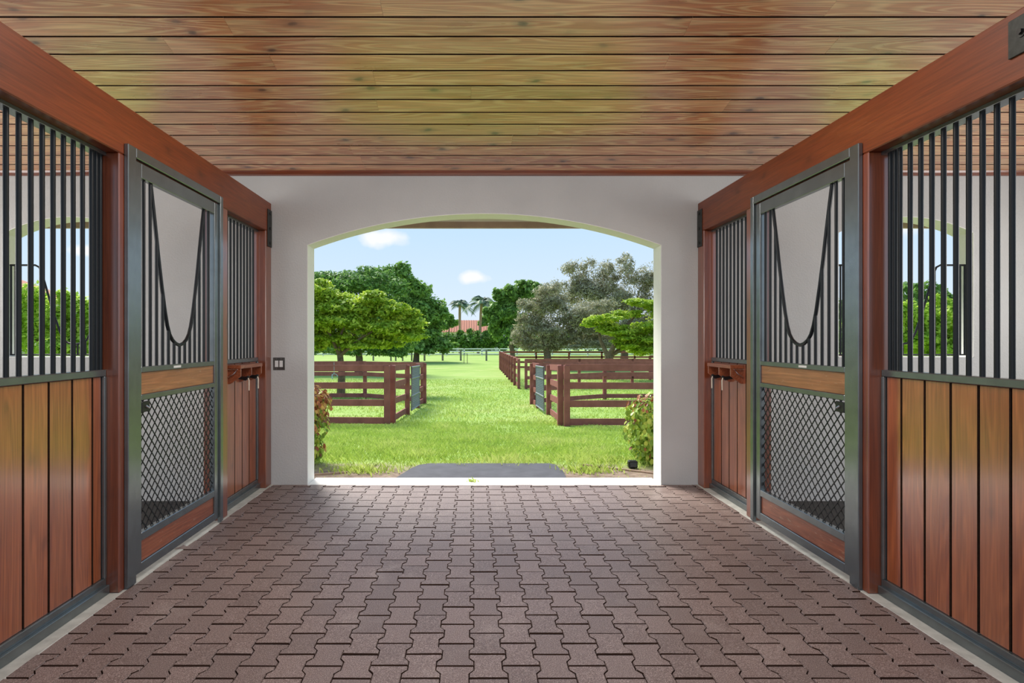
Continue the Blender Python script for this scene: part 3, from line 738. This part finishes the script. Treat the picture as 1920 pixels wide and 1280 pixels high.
# foliage
def foliage(blobs, n, size, seed, aspect=.55, up=.5, shell=.5, flat=1.0, lump=.25):
    """leaf quads around ellipsoid blobs (cx,cy,cz,rx,ry,rz)"""
    R = np.random.default_rng(seed); B = np.array(blobs, float); vol = (B[:, 3]*B[:, 4]*B[:, 5])**(2/3.); idx = R.choice(len(B), n, p=vol/vol.sum())
    d = R.normal(size=(n, 3)); d /= np.linalg.norm(d, axis=1)[:, None]
    # lumpy surface
    lobes = R.normal(size=(14, 3)); lobes /= np.linalg.norm(lobes, axis=1)[:, None]
    lf = (np.maximum(0, d@lobes.T)**6).max(axis=1)
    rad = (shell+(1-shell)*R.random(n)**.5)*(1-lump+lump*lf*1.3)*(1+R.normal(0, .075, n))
    c = B[idx, :3]+d*B[idx, 3:]*rad[:, None]
    nrm = d*.8+np.array([0, 0, up])+R.normal(0, .6, (n, 3)); nrm[:, 2] *= flat; nrm /= np.linalg.norm(nrm, axis=1)[:, None]
    t = np.cross(nrm, R.normal(size=(n, 3))); t /= np.linalg.norm(t, axis=1)[:, None]; b_ = np.cross(nrm, t)
    s = size*(.6+.8*R.random(n))[:, None]
    V = np.empty((n, 4, 3)); V[:, 0] = c-t*s*.5; V[:, 1] = c+b_*s*aspect*.5-nrm*s*.06; V[:, 2] = c+t*s*.5-nrm*s*.12; V[:, 3] = c-b_*s*aspect*.5-nrm*s*.06
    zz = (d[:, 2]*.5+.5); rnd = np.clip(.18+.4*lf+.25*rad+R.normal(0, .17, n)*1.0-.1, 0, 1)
    return V.reshape(-1, 3), np.arange(n*4).reshape(n, 4), rnd
def pxblobs(lst, Y, dr=.8):
    out = []
    for px, py, rx, ry in lst:
        c = P(px, py, Y); out.append((c.x, c.y+random.uniform(-.1, .1)*rx*Y/F, c.z, rx*Y/F, rx*Y/F*dr, ry*Y/F))
    return out
def clumps(blobs, seed, k=7, f=.40):
    """each big crown mass gets smaller foliage clumps on its surface"""
    rr = random.Random(seed); out = []
    for (x, y, z, a, b_, c) in blobs:
        out.append((x, y, z, a*.80, b_*.80, c*.80))
        for i in range(k):
            d = Vector((rr.gauss(0, 1), rr.gauss(0, 1)-.35, rr.gauss(0, 1)+.35)).normalized(); g = f*rr.uniform(.7, 1.25)
            out.append((x+d.x*a*.80, y+d.y*b_*.80, z+d.z*c*.80, a*g, b_*g, c*g*.85))
    return out
def tree(name, blobs, n, size, mat, trunks, label, seed, group=None, aspect=.55, up=.5, shell=.5, lump=.25, base=None, cat='tree'):
    base = base or Vector((blobs[0][0], blobs[0][1], gz(blobs[0][1])))
    t = thing(name, base, label, cat, group)
    blobs = clumps(blobs, seed, 7 if cat == 'tree' else 3)
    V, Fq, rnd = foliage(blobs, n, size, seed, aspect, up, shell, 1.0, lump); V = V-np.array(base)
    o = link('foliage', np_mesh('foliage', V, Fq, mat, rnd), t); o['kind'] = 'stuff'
    if trunks:
        mb = MB()
        for path, rs in trunks: mb.tube(path, rs, 9)
        part('trunk', mb, M['bark'], t)
    return t
def trunk_px(px, pyb, pyt, Y, r0, targets):
    """main stem and branches up into the crown"""
    b0 = P(px, 637, Y); b0.z = gz(Y)-.05; fork = P(px-2, pyt+4, Y); tr = [([b0, (b0+fork)/2+Vector((r0*.4, 0, 0)), fork], [r0*1.2, r0*.95, r0*.8])]
    for tx, ty in targets:
        e_ = P(tx, ty, Y+random.uniform(-.6, .6)); m_ = fork.lerp(e_, .5)+Vector((random.uniform(-.2, .2), random.uniform(-.3, .3), -.1))
        tr.append(([fork-Vector((0, 0, r0)), m_, e_], [r0*.55, r0*.35, r0*.12]))
    return tr
Y = 24
bl = pxblobs([(600, 548, 48, 22), (560, 570, 60, 34), (640, 572, 55, 26), (700, 568, 42, 22), (742, 585, 42, 24), (775, 605, 34, 20), (655, 600, 62, 24), (720, 618, 58, 22), (600, 608, 55, 26), (545, 620, 55, 28), (628, 634, 42, 14), (770, 628, 36, 12), (500, 590, 50, 35), (600, 642, 34, 14), (680, 642, 40, 14), (720, 640, 36, 12), (650, 650, 24, 8), (560, 645, 40, 16)], Y, .9)
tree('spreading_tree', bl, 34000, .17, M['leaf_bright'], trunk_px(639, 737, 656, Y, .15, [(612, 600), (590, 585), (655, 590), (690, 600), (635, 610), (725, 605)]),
     'bright yellow-green spreading tree with a forked trunk behind the left paddock fence', 21, up=1.1, lump=.35, base=Vector((P(637, 637, Y).x, Y, gz(Y))))
Y = 40
bl = pxblobs([(612, 545, 62, 36), (668, 532, 58, 34), (720, 545, 45, 36), (560, 560, 60, 40), (640, 590, 80, 40), (720, 600, 50, 40), (690, 642, 60, 24), (610, 648, 70, 22), (740, 650, 50, 18), (560, 648, 50, 22)], Y)
tree('dense_tree', bl, 30000, .28, M['leaf_dark'], trunk_px(672, 700, 640, Y, .25, [(620, 560), (700, 560)]), 'tall dark green tree behind the bright spreading tree on the left', 22, lump=.4, up=.7, aspect=.35)
Y = 62
bl = pxblobs([(712, 525, 34, 30), (750, 530, 40, 34), (786, 556, 38, 36), (818, 585, 30, 34), (770, 590, 55, 45), (818, 612, 18, 26), (800, 635, 40, 20), (770, 650, 50, 16), (828, 648, 30, 14)], Y)
tree('dense_tree', bl, 28000, .42, M['leaf_mid'], trunk_px(780, 690, 640, Y, .3, [(750, 570), (800, 580)]), 'rounded mid-green tree sloping down to the palms, left of centre', 23, lump=.45)
Y = 66
bl = pxblobs([(985, 548, 34, 30), (952, 560, 28, 28), (930, 590, 22, 34), (965, 605, 40, 36), (932, 622, 14, 18), (1010, 560, 34, 34)], Y)
tree('dense_tree', bl, 24000, .40, M['leaf_mid'], trunk_px(960, 690, 640, Y, .3, [(950, 590), (985, 570)]), 'rounded green tree right of the palms, half behind the grey-green tree', 24, lump=.4)
Y = 58
bl = pxblobs([(1085, 510, 34, 30), (1120, 520, 40, 40), (1172, 505, 36, 32), (1215, 520, 36, 36), (1150, 560, 70, 50), (1250, 560, 60, 60), (1080, 550, 40, 35), (1200, 620, 70, 35), (1290, 580, 50, 60), (1130, 620, 60, 36), (1060, 560, 40, 40), (1120, 545, 50, 40), (1195, 550, 55, 42), (1170, 590, 60, 40), (1215, 600, 50, 40)], Y)
tree('feathery_tree', bl, 46000, .30, M['leaf_grey'], trunk_px(1170, 680, 620, Y, .35, [(1120, 550), (1200, 540), (1085, 530)]), 'tallest grey-green feathery tree at the back right', 25, aspect=.28, lump=.5, shell=.4)
Y = 46
bl = pxblobs([(1035, 560, 42, 32), (1000, 590, 38, 40), (1050, 600, 55, 45), (1105, 590, 50, 38), (985, 622, 32, 30), (1040, 635, 60, 22), (1110, 632, 50, 24), (1150, 632, 40, 24), (1085, 645, 50, 14), (985, 645, 30, 12)], Y)
tree('feathery_tree', bl, 34000, .25, M['leaf_grey'], trunk_px(1025, 680, 640, Y, .3, [(1000, 600), (1060, 590), (1100, 600)]), 'lower rounded grey-green tree in front of the taller grey one', 26, aspect=.25, lump=.5, shell=.4)
Y = 34
bl = pxblobs([(1130, 598, 38, 11), (1105, 607, 18, 8), (1175, 590, 30, 10), (1205, 568, 36, 9), (1165, 622, 46, 12), (1215, 612, 42, 14), (1195, 635, 50, 12), (1250, 590, 45, 26), (1240, 650, 40, 12), (1180, 650, 36, 8), (1290, 620, 50, 30), (1140, 612, 30, 10), (1205, 655, 34, 14), (1175, 640, 30, 12)], Y, 1.0)
tree('spreading_tree', bl, 30000, .17, M['leaf_bright'], trunk_px(1142, 720, 655, Y, .28, [(1120, 612), (1180, 600), (1220, 620), (1200, 580)]), 'bright yellow-green layered tree at the right edge of the arch', 27, up=1.3, lump=.3, base=Vector((P(1142, 637, Y).x, Y, gz(Y))))
# trees seen through the stall windows
Y = 17
bl = pxblobs([(50, 592, 60, 58), (115, 585, 40, 52), (165, 590, 50, 46), (230, 600, 60, 50), (-30, 610, 70, 60), (100, 640, 90, 45), (190, 650, 70, 40)], Y)
tree('window_tree', bl, 26000, .13, M['leaf_window'], trunk_px(90, 700, 640, Y, .12, [(60, 600), (150, 600)]), 'bright green bushy tree seen through the left stall window', 28, lump=.35, up=.9)
Y = 20
bl = pxblobs([(1700, 620, 60, 60), (1780, 600, 60, 55), (1850, 600, 60, 55), (1640, 610, 60, 55), (1740, 650, 80, 40), (1830, 650, 70, 40)], Y)
tree('window_tree', bl, 26000, .15, M['leaf_window'], trunk_px(1750, 700, 640, Y, .14, [(1700, 600), (1800, 600)]), 'bright green tree seen through the right stall window', 29, lump=.35, up=.9)
Y = 45
bl = pxblobs([(1640, 590, 70, 50), (1720, 575, 60, 45), (1800, 590, 70, 50), (1560, 600, 60, 50), (1880, 600, 60, 50)], Y)
tree('dense_tree', bl, 7000, .5, M['leaf_mid'], trunk_px(1700, 700, 640, Y, .2, [(1700, 600)]), 'darker tree farther off through the right stall window', 30)
# hedges
bl = []
for px in range(540, 1300, 23): bl += pxblobs([(px, 636+random.uniform(-3, 2), 20, 16+random.uniform(-2, 2)), (px+9, 645, 18, 15)], 96+random.uniform(-1, 1), .8)
tree('hedge', bl, 40000, .5, M['leaf_hedge'], None, 'long dark green clipped hedge behind the far white fence', 40, lump=.3, cat='hedge')
for pxs, side, sd_n in ((range(-60, 300, 24), 'left', 60), (range(1540, 1900, 24), 'right', 61)):
    bl = []
    for px in pxs: bl += pxblobs([(px, 645, 22, 20), (px+10, 650, 22, 18)], 60, .8)
    tree('hedge', bl, 12000, .35, M['leaf_hedge'], None, 'green hedge beyond the white fence outside the %s stall window' % side, sd_n, cat='hedge')

# palms
def palm(px, pyc, Y, r, label, seed, lean=0):
    rr = random.Random(seed); top = P(px, pyc, Y); base = Vector((top.x-lean, Y, gz(Y)))
    t = thing('palm_tree', base, label, 'palm tree')
    mb = MB(); mb.tube([base-Vector((0, 0, .1)), base.lerp(top, .5)+Vector((lean*.1, 0, 0)), base.lerp(top, .8), top], [.26, .2, .24, .2], 9); part('trunk', mb, M['palm_bark'], t)
    for k in range(20):
        a = 2*math.pi*k/20+rr.uniform(-.2, .2); el = rr.uniform(.1, 1.35); ln = r*rr.uniform(.85, 1.15); mbf = MB(); prev = None; pts = []
        for j in range(9):
            u = j/8; h_ = math.cos(el)*ln*u; z = math.sin(el)*ln*u-ln*.75*u*u; pts.append(top+Vector((math.cos(a)*h_, math.sin(a)*h_, z)))
        sdv = Vector((-math.sin(a), math.cos(a), 0))
        for j in range(8):
            for q in (0, .5):
                p = pts[j].lerp(pts[j+1], q); u = (j+q)/8; wl = ln*.26*math.sin(math.pi*min(1, u*.95+.08))
                fw = (pts[j+1]-pts[j]).normalized()
                for sg in (-1, 1):
                    n0 = len(mbf.v); tip = p+sdv*sg*wl+fw*wl*.5-Vector((0, 0, wl*.45)); w2 = fw*ln*.045
                    mbf.v += [tuple(p-w2), tuple(p+w2), tuple(tip)]; mbf.f.append((n0, n0+1, n0+2))
        mbf.tube(pts, [.05, .05, .045, .04, .04, .03, .03, .02, .015], 4)
        lo = world_off(t); me = mbf.mesh('frond', M['leaf_palm'], tuple(top), False, False)
        at = me.attributes.new('rnd', 'FLOAT', 'FACE'); vals = [rr.random()]*len(me.polygons); at.data.foreach_set('value', vals)
        link('frond', me, t, top-lo)
palm(862, 572, 106, 3.0, 'palm tree with an upright crown above the red roof', 1)
palm(903, 568, 100, 3.8, 'dark palm tree with drooping fronds, right of the other palm', 2, .6)
# low trees round the house
for i, (bl, lb) in enumerate(((((842, 598, 12, 12), (852, 606, 9, 8), (836, 610, 10, 10)), 'low green tree at the left end of the red roof'),
                              (((916, 598, 14, 12), (905, 606, 10, 7), (926, 610, 12, 12)), 'low green tree at the right end of the red roof'))):
    tree('small_tree', pxblobs(list(bl), 119+i*4, .7), 3500, .5, M['leaf_mid'], [([P(bl[0][0], 660, 119+i*4), P(bl[0][0], 600, 119+i*4)], [.2, .1])], lb, 90+i, lump=.5)

# houses
def house(x0, x1, y0, y1, zg, ze, zr, label, hip=.3):
    t = thing('house', ((x0+x1)/2, y0, zg), label, 'house')
    part('wall', MB().box(x0, x1, y0, y1, zg, ze), M['house_wall'], t, smooth=False)
    ov = .5; dx = (x1-x0)*hip; ym = (y0+y1)/2; mb = MB()
    mb.v = [(x0-ov, y0-ov, ze-.05), (x1+ov, y0-ov, ze-.05), (x1+ov, y1+ov, ze-.05), (x0-ov, y1+ov, ze-.05), (x0+dx, ym, zr), (x1-dx, ym, zr)]
    mb.f = [(0, 1, 5, 4), (1, 2, 5), (2, 3, 4, 5), (3, 0, 4), (3, 2, 1, 0)]
    rf = part('roof', mb, M['roof_tile'], t, smooth=False)
    mb = MB(); nr = 26          # rows of barrel tiles
    for i in range(nr+1):
        u = i/nr; xb = x0-ov+(x1-x0+2*ov)*u
        xt = max(x0+dx, min(x1-dx, xb)); tt = 1.0
        if xb < x0+dx: tt = (xb-(x0-ov))/(dx+ov)
        elif xb > x1-dx: tt = ((x1+ov)-xb)/(dx+ov)
        tt = max(.02, min(1, tt)); p = Vector((xb, y0-ov, ze)); q = Vector((xb, y0-ov+(ym-y0+ov)*tt, ze+(zr-ze)*tt)); mb.tube([p, q], .10, 6)
    part('tile_row', mb, M['roof_tile'], t, kind='stuff')
    for k in range(3):
        xw = x0+(x1-x0)*(.2+.3*k); part('window', MB().box(xw-.6, xw+.6, y0-.03, y0+.02, zg+.9, zg+2.1), M['glass_dark'], t, smooth=False)
a = P(822, 622, 130); b_ = P(935, 604, 130)
house(a.x, b_.x, 130, 140, gz(130), a.z, b_.z+.6, 'distant house with a red tiled roof behind the hedge at the centre', .12)
a = P(-420, 545, 42); b_ = P(-20, 500, 42)
house(a.x, b_.x, 42, 50, gz(42), a.z, b_.z+.3, 'house with an orange tiled roof seen through the left stall window', .2)

# ---- fences
FH = 1.34
def rail_fence(name, pts, nrails, label, group=None, mat='fence_red', post=.125, bw=.145, bt=.035, H=FH, boards=(.12, .515, .91, 1.31), step=2.4, face=None, posts_at=None):
    """posts along a polyline (x,y); boards nailed on the side given by face"""
    a = Vector(pts[0]); b_ = Vector(pts[-1]); t = thing(name, (a.x, a.y, gz(a.y)), label, 'fence', group)
    Pp = []
    for p, q in zip(pts[:-1], pts[1:]):
        p = Vector(p); q = Vector(q); n = max(1, round((q-p).length/step))
        for i in range(n): Pp.append(p.lerp(q, i/n))
    Pp.append(Vector(pts[-1]))
    for ip, p in enumerate(Pp):
        zb = gz(p.y)-.04
        if ip in (0, len(Pp)-1) and face is not None and mat == 'fence_red': p = p+Vector(face)*.045
        part('post', MB().box(p.x-post/2, p.x+post/2, p.y-post/2, p.y+post/2, zb, zb+.06+H, .006), M[mat], t)
    rj = random.Random(len(Pp)*7+int(a.y))
    for p, q in zip(Pp[:-1], Pp[1:]):
        dr = (q-p).normalized(); nn = Vector((dr.y, -dr.x));
        if face is not None and nn.dot(Vector(face)) < 0: nn = -nn
        off = nn*(post/2+bt/2+.001); p2 = p-dr*post*.4+off; q2 = q+dr*post*.4+off
        for hgt in boards:
            j1, j2 = rj.uniform(-.012, .012), rj.uniform(-.012, .012)
            part('board', MB().bar((p2.x, p2.y, gz(p.y)+hgt+j1), (q2.x, q2.y, gz(q.y)+hgt+j2), bt, bw), M[mat], t, smooth=False)
    return t
# left paddock
LC = (-1.835, 13.4)
rail_fence('paddock_fence', [(-11.6, 14.2), (-1.94, 13.4)], 4, 'brown four-board paddock fence facing the barn on the left', step=2.6, face=(0, -1))
rail_fence('paddock_fence', [(-1.80, 13.62), (-1.74, 16.1)], 4, 'short brown fence section between corner post and grey gate, left paddock', step=2.6, face=(-1, 0))
rail_fence('paddock_fence', [(-1.66, 18.15), (-1.58, 19.8)], 4, 'last short brown fence section beyond the grey gate, left paddock', step=1.7, face=(-1, 0))
rail_fence('paddock_fence', [(-1.70, 19.95), (-4.0, 21.9), (-17, 22.6)], 4, 'back fence of the left paddock seen between the nearer boards', step=2.6, face=(0, -1))
# right paddock
rail_fence('paddock_fence', [(2.06, 13.05), (12.4, 13.9)], 4, 'brown four-board paddock fence facing the barn on the right', step=2.6, face=(0, -1))
rail_fence('paddock_fence', [(1.90, 13.2), (1.99, 15.9)], 4, 'short brown fence section between corner post and grey gate, right paddock', step=2.7, face=(1, 0))
rail_fence('paddock_fence', [(1.93, 18.0), (1.87, 19.3)], 4, 'last short brown fence section beyond the grey gate, right paddock', step=1.4, face=(1, 0))
rail_fence('paddock_fence', [(2.0, 19.5), (4.8, 21.6), (18, 22.4)], 4, 'back fence of the right paddock seen between the nearer boards', step=2.6, face=(0, -1))
rail_fence('paddock_fence', [(2.04, 27), (2.08, 47)], 4, 'long brown fence running away along the right of the grass lane', step=2.2, face=(1, 0))
rail_fence('paddock_fence', [(2.42, 27.1), (22, 27.6)], 4, 'brown cross fence behind the near right paddock', step=2.5, face=(0, -1))
rail_fence('paddock_fence', [(2.42, 47.3), (26, 47.3)], 4, 'farthest brown cross fence in front of the white fence on the right', step=2.5, face=(0, -1))
rail_fence('paddock_fence', [(10, 33.5), (26, 36)], 4, 'middle brown cross fence under the bright tree on the right', step=2.5, face=(0, -1))
# gates with grey mesh
def gate(p, q, label):
    p = Vector(p); q = Vector(q); t = thing('paddock_gate', (p.x, p.y, gz(p.y)), label, 'gate'); za, zb = gz(p.y), gz(q.y)
    h0, h1 = .12, 1.30
    fr = MB(); fr.tube([(p.x, p.y, za+h0), (p.x, p.y, za+h1), (q.x, q.y, zb+h1), (q.x, q.y, zb+h0)], .024, 8, closed=True); part('frame', fr, M['gate_steel'], t)
    for h in (.50, .98):
        part('crossbar', MB().tube([(p.x, p.y, za+h), (q.x, q.y, zb+h)], .02, 8), M['gate_steel'], t)
    m_ = MB(); ln = (q-p).length
    n = int(ln/.05)
    for i in range(1, n):
        c = p.lerp(q, i/n); zz = za+(zb-za)*i/n; m_.bar((c.x, c.y, zz+h0), (c.x, c.y, zz+h1), .012, .006, (1, 0, 0))
    for i in range(1, 24):
        h = h0+(h1-h0)*i/24; m_.bar((p.x, p.y, za+h), (q.x, q.y, zb+h), .008, .008)
    part('wire_mesh', m_, M['gate_mesh'], t, smooth=False)
    for f_ in (.25, .75): part('hinge', MB().box(q.x-.03, q.x+.03, q.y+.01, q.y+.08, zb+h0+(h1-h0)*f_, zb+h0+(h1-h0)*f_+.05, .004), M['gate_steel'], t)
gate((-1.69, 16.25), (-1.63, 18.0), 'grey mesh metal gate in the left paddock fence')
gate((1.92, 16.05), (1.90, 17.85), 'grey mesh metal gate in the right paddock fence')
# white far fence, grey wire fence
rail_fence('white_fence', [(-38, 88), (38, 88)], 3, 'long white three-board fence across the far end of the lawn', mat='fence_white', step=2.6, H=1.10, boards=(.30, .66, 1.04), post=.15, bw=.15, face=(0, -1))
rail_fence('white_fence', [(-50, 38), (-14, 38)], 3, 'white fence beyond the left stall window', mat='fence_white', step=3, H=1.2, boards=(.30, .66, 1.04), bw=.13, face=(0, -1))
rail_fence('white_fence', [(18, 50), (62, 50)], 3, 'white fence beyond the right stall window', mat='fence_white', step=3, H=1.2, boards=(.30, .66, 1.04), bw=.13, face=(0, -1))
t = thing('wire_fence', (-9, 66, gz(66)), 'grey weathered post fence in front of the white fence left of centre', 'fence')
for px in (700, 733, 742, 755, 772, 796, 830, 864, 912):
    c = P(px, 637, 66); w_ = .2 if px in (796, 830, 864, 912) else .16
    part('post', MB().box(c.x-w_/2, c.x+w_/2, 66-w_/2, 66+w_/2, gz(66)-.05, gz(66)+1.18, .01), M['fence_grey'], t)
for h in (1.12,): part('rail', MB().bar((P(640, 0, 66).x, 66, gz(66)+h), (P(864, 0, 66).x, 66, gz(66)+h), .03, .03), M['fence_grey'], t, smooth=False)
mb = MB(); c = P(870, 637, 58)
for dx in (0, .32): mb.bar((c.x+dx, 58, gz(58)), (c.x+dx, 58, gz(58)+1.0), .05, .05, (1, 0, 0))
mb.bar((c.x, 58, gz(58)+.95), (c.x+.32, 58, gz(58)+.95), .04, .04)
single('metal_stand', mb, M['black'], 'small black metal stand on the far lawn beside the grey fence', 'stand')

# twine hanging on the left fence
mb = MB(); c = P(629, 681, 13.55); 
mb.tube([c+Vector((0, -.14, .03)), c+Vector((.005, -.15, -.12)), c+Vector((0, -.14, -.26))], .004, 5)
mb.tube([c+Vector((-.05, -.14, -.27)), c+Vector((0, -.16, -.22)), c+Vector((.06, -.14, -.25)), c+Vector((.08, -.14, -.29))], .008, 5)
mb.tube([c+Vector((-.04, -.14, -.24)), c+Vector((-.045, -.15, -.33)), c+Vector((-.02, -.14, -.34))], .012, 5)
single('twine', mb, M['twine'], 'loop of pale blue twine hanging from the top board of the left fence', 'twine')

# ---- shrubs beside the arch, leaves as single objects
def shrub(cx, cy, zb, blobs, label, seed, red_top):
    t = thing('leafy_shrub', (cx, cy, zb), label, 'shrub'); rr = random.Random(seed)
    mb = MB()
    for k in range(14):
        b = rr.choice(blobs); e_ = Vector((b[0]+rr.uniform(-.8, .8)*b[3], b[1]+rr.uniform(-.8, .8)*b[4], b[2]+rr.uniform(-.2, .8)*b[5]))
        s_ = Vector((cx+rr.uniform(-.1, .1), cy+rr.uniform(-.1, .1), zb-.02)); mb.tube([s_, s_.lerp(e_, .5)+Vector((rr.uniform(-.05, .05), rr.uniform(-.05, .05), .03)), e_], [.012, .008, .004], 5)
    part('stems', mb, M['stem'], t)
    # two leaf shapes
    def leaf_me(mat, nm):
        m_ = MB(); L_, W_ = .065, .048; ol = [(-.5, 0), (-.3, .36), (.05, .5), (.35, .38), (.5, .12), (.5, -.12), (.35, -.38), (.05, -.5), (-.3, -.36)]
        for x, y in ol: m_.v.append((x*L_, y*W_, abs(y)*.012))
        m_.v.append((0, 0, -.001)); c_ = len(ol)
        for i in range(len(ol)): m_.f.append((i, (i+1) % len(ol), c_))
        me = m_.mesh('leaf', mat, (0, 0, 0), True, False); a_ = me.attributes.new('rnd', 'FLOAT', 'FACE'); v_ = {'a': .15, 'b': .5, 'c': .9}[nm]
        a_.data.foreach_set('value', [v_]*len(me.polygons)); return me
    G = [leaf_me(M['leaf_shrub'], k) for k in 'abc']; Rr = [leaf_me(M['leaf_red'], k) for k in 'abc']
    zlo = min(b[2]-b[5] for b in blobs); zhi = max(b[2]+b[5] for b in blobs); lo = world_off(t)
    cand = []
    R = np.random.default_rng(seed)
    for i in range(2600):
        b = blobs[R.integers(len(blobs))]; d = R.normal(size=3); d /= np.linalg.norm(d); rad = .55+.48*R.random()**.5
        p = Vector((b[0]+d[0]*b[3]*rad, b[1]+d[1]*b[4]*rad, b[2]+d[2]*b[5]*rad))
        if p.z < zb+.02 or p.y < D+WT+.05: continue
        cand.append((p, Vector(d), rad))
    # visible from the arch: towards -y and the lane
    def vis_key(c): return -(c[1].dot(Vector((-cx, -cy, .6)).normalized())*1.0+c[2]) 
    cand.sort(key=vis_key); allv = MB(); allf = {0: [], 1: []}
    rest_v = []; rest_f = []; rest_r = []; rest_red = []
    for i, (p, d, rad) in enumerate(cand):
        hfr = (p.z-zlo)/(zhi-zlo); isred = R.random() < red_top(hfr)
        nrm = (d+Vector((0, -.3, .5))+Vector(R.normal(0, .45, 3))).normalized(); q = nrm.to_track_quat('Z', 'X'); sc_ = R.uniform(.7, 1.15)
        spin = Vector((0, 0, 1)); from_e = q.to_euler()
        me = (Rr if isred else G)[R.integers(3)]
        if i < 290:
            o = link('leaf', me, t, p-lo); o.rotation_euler = from_e; o.scale = (sc_,)*3
        else:
            M3 = q.to_matrix(); k0 = len(rest_v)
            for v in me.vertices: rest_v.append(tuple(M3@(v.co*sc_)+p-lo))
            for f in me.polygons: rest_f.append(tuple(k0+x for x in f.vertices)); rest_r.append(me.attributes['rnd'].data[0].value); rest_red.append(1 if isred else 0)
    me = bpy.data.meshes.new('leaves'); me.from_pydata(rest_v, [], rest_f); me.materials.append(M['leaf_shrub']); me.materials.append(M['leaf_red'])
    me.polygons.foreach_set('material_index', rest_red); a_ = me.attributes.new('rnd', 'FLOAT', 'FACE'); a_.data.foreach_set('value', rest_r)
    o = link('leaves', me, t); o['kind'] = 'stuff'
shrub(-2.22, 7.45, gz(7.4), [(-2.25, 7.5, .12, .36, .34, .20), (-2.22, 7.45, .42, .40, .36, .28), (-2.16, 7.5, .68, .36, .34, .26), (-2.35, 7.6, .60, .40, .36, .30)], 'shrub with russet leaves left of the arch outside', 5, lambda h: .15+.85*max(0, min(1, (h-.35)*2)))
shrub(2.38, 7.45, gz(7.4), [(2.36, 7.5, .10, .34, .34, .18), (2.33, 7.45, .34, .44, .38, .28), (2.34, 7.5, .58, .42, .36, .24), (2.55, 7.6, .50, .45, .36, .28)], 'green shrub with orange-tipped top leaves right of the arch outside', 6, lambda h: max(0, (h-.70)*2.2)+.04)
# low weeds
for x, y, n, s_, lb in ((1.75, 7.7, 260, .14, 'low pale weed clump left of the right shrub'), (1.35, 6.95, 220, .16, 'small grass tuft on the soil right of the mat'), (-1.3, 6.95, 260, .2, 'small weed patch on the soil left of the mat'), (-.0, 6.2+.03, 20, .03, 'tiny weed growing at the threshold')):
    R = np.random.default_rng(int(x*100)+500); px_ = R.normal(0, s_, n); py_ = R.normal(0, s_*.5, n); h = R.uniform(.03, .10, n) if s_ > .05 else R.uniform(.02, .05, n); a = R.random(n)*6.28
    z0 = gz(y) if y > 6.4 else .006
    V = np.empty((n, 4, 3)); wd = .006; V[:, 0] = np.stack([px_-wd, py_, 0*h-.005], 1); V[:, 1] = np.stack([px_+wd, py_, 0*h-.005], 1)
    V[:, 2] = np.stack([px_+np.cos(a)*h*.3+wd, py_+np.sin(a)*h*.3, h*.6], 1); V[:, 3] = np.stack([px_+np.cos(a)*h*.7, py_+np.sin(a)*h*.7, h], 1)
    o = link('weed_clump', np_mesh('weed_clump', V.reshape(-1, 3), np.arange(4*n).reshape(n, 4), M['grass'], R.random(n)), None, (x, y, z0)); o['label'] = lb; o['category'] = 'weeds'; o['kind'] = 'stuff'
# garden spotlight
c = P(1186, 872, 7.15); zg = gz(7.15)
t = thing('garden_spotlight', (c.x, 7.15, zg), 'small black garden spotlight on the soil below the right shrub', 'spotlight')
part('housing', MB().box(c.x-.055, c.x+.055, 7.11, 7.19, zg+.005, zg+.095, .012), M['black'], t)
part('lens', MB().box(c.x-.04, c.x+.04, 7.10, 7.11, zg+.02, zg+.075, .004), M['glass_dark'], t)
part('spike', MB().tube([(c.x, 7.15, zg+.01), (c.x, 7.15, zg-.08)], [.012, .004], 6), M['black'], t)
# timber edgings
for (xa, ya), (xb, yb), lb in (((1.35, 7.35), (2.3, 6.62), 'thin wooden bed edging on the soil right of the mat'), ((-2.05, 6.62), (-1.45, 6.85), 'thin wooden bed edging at the foot of the left shrub')):
    mb = MB(); mb.bar((xa, ya, gz(ya)+.006), (xb, yb, gz(yb)+.006), .025, .03); single('bed_edging', mb, M['edging'], lb, 'edging')
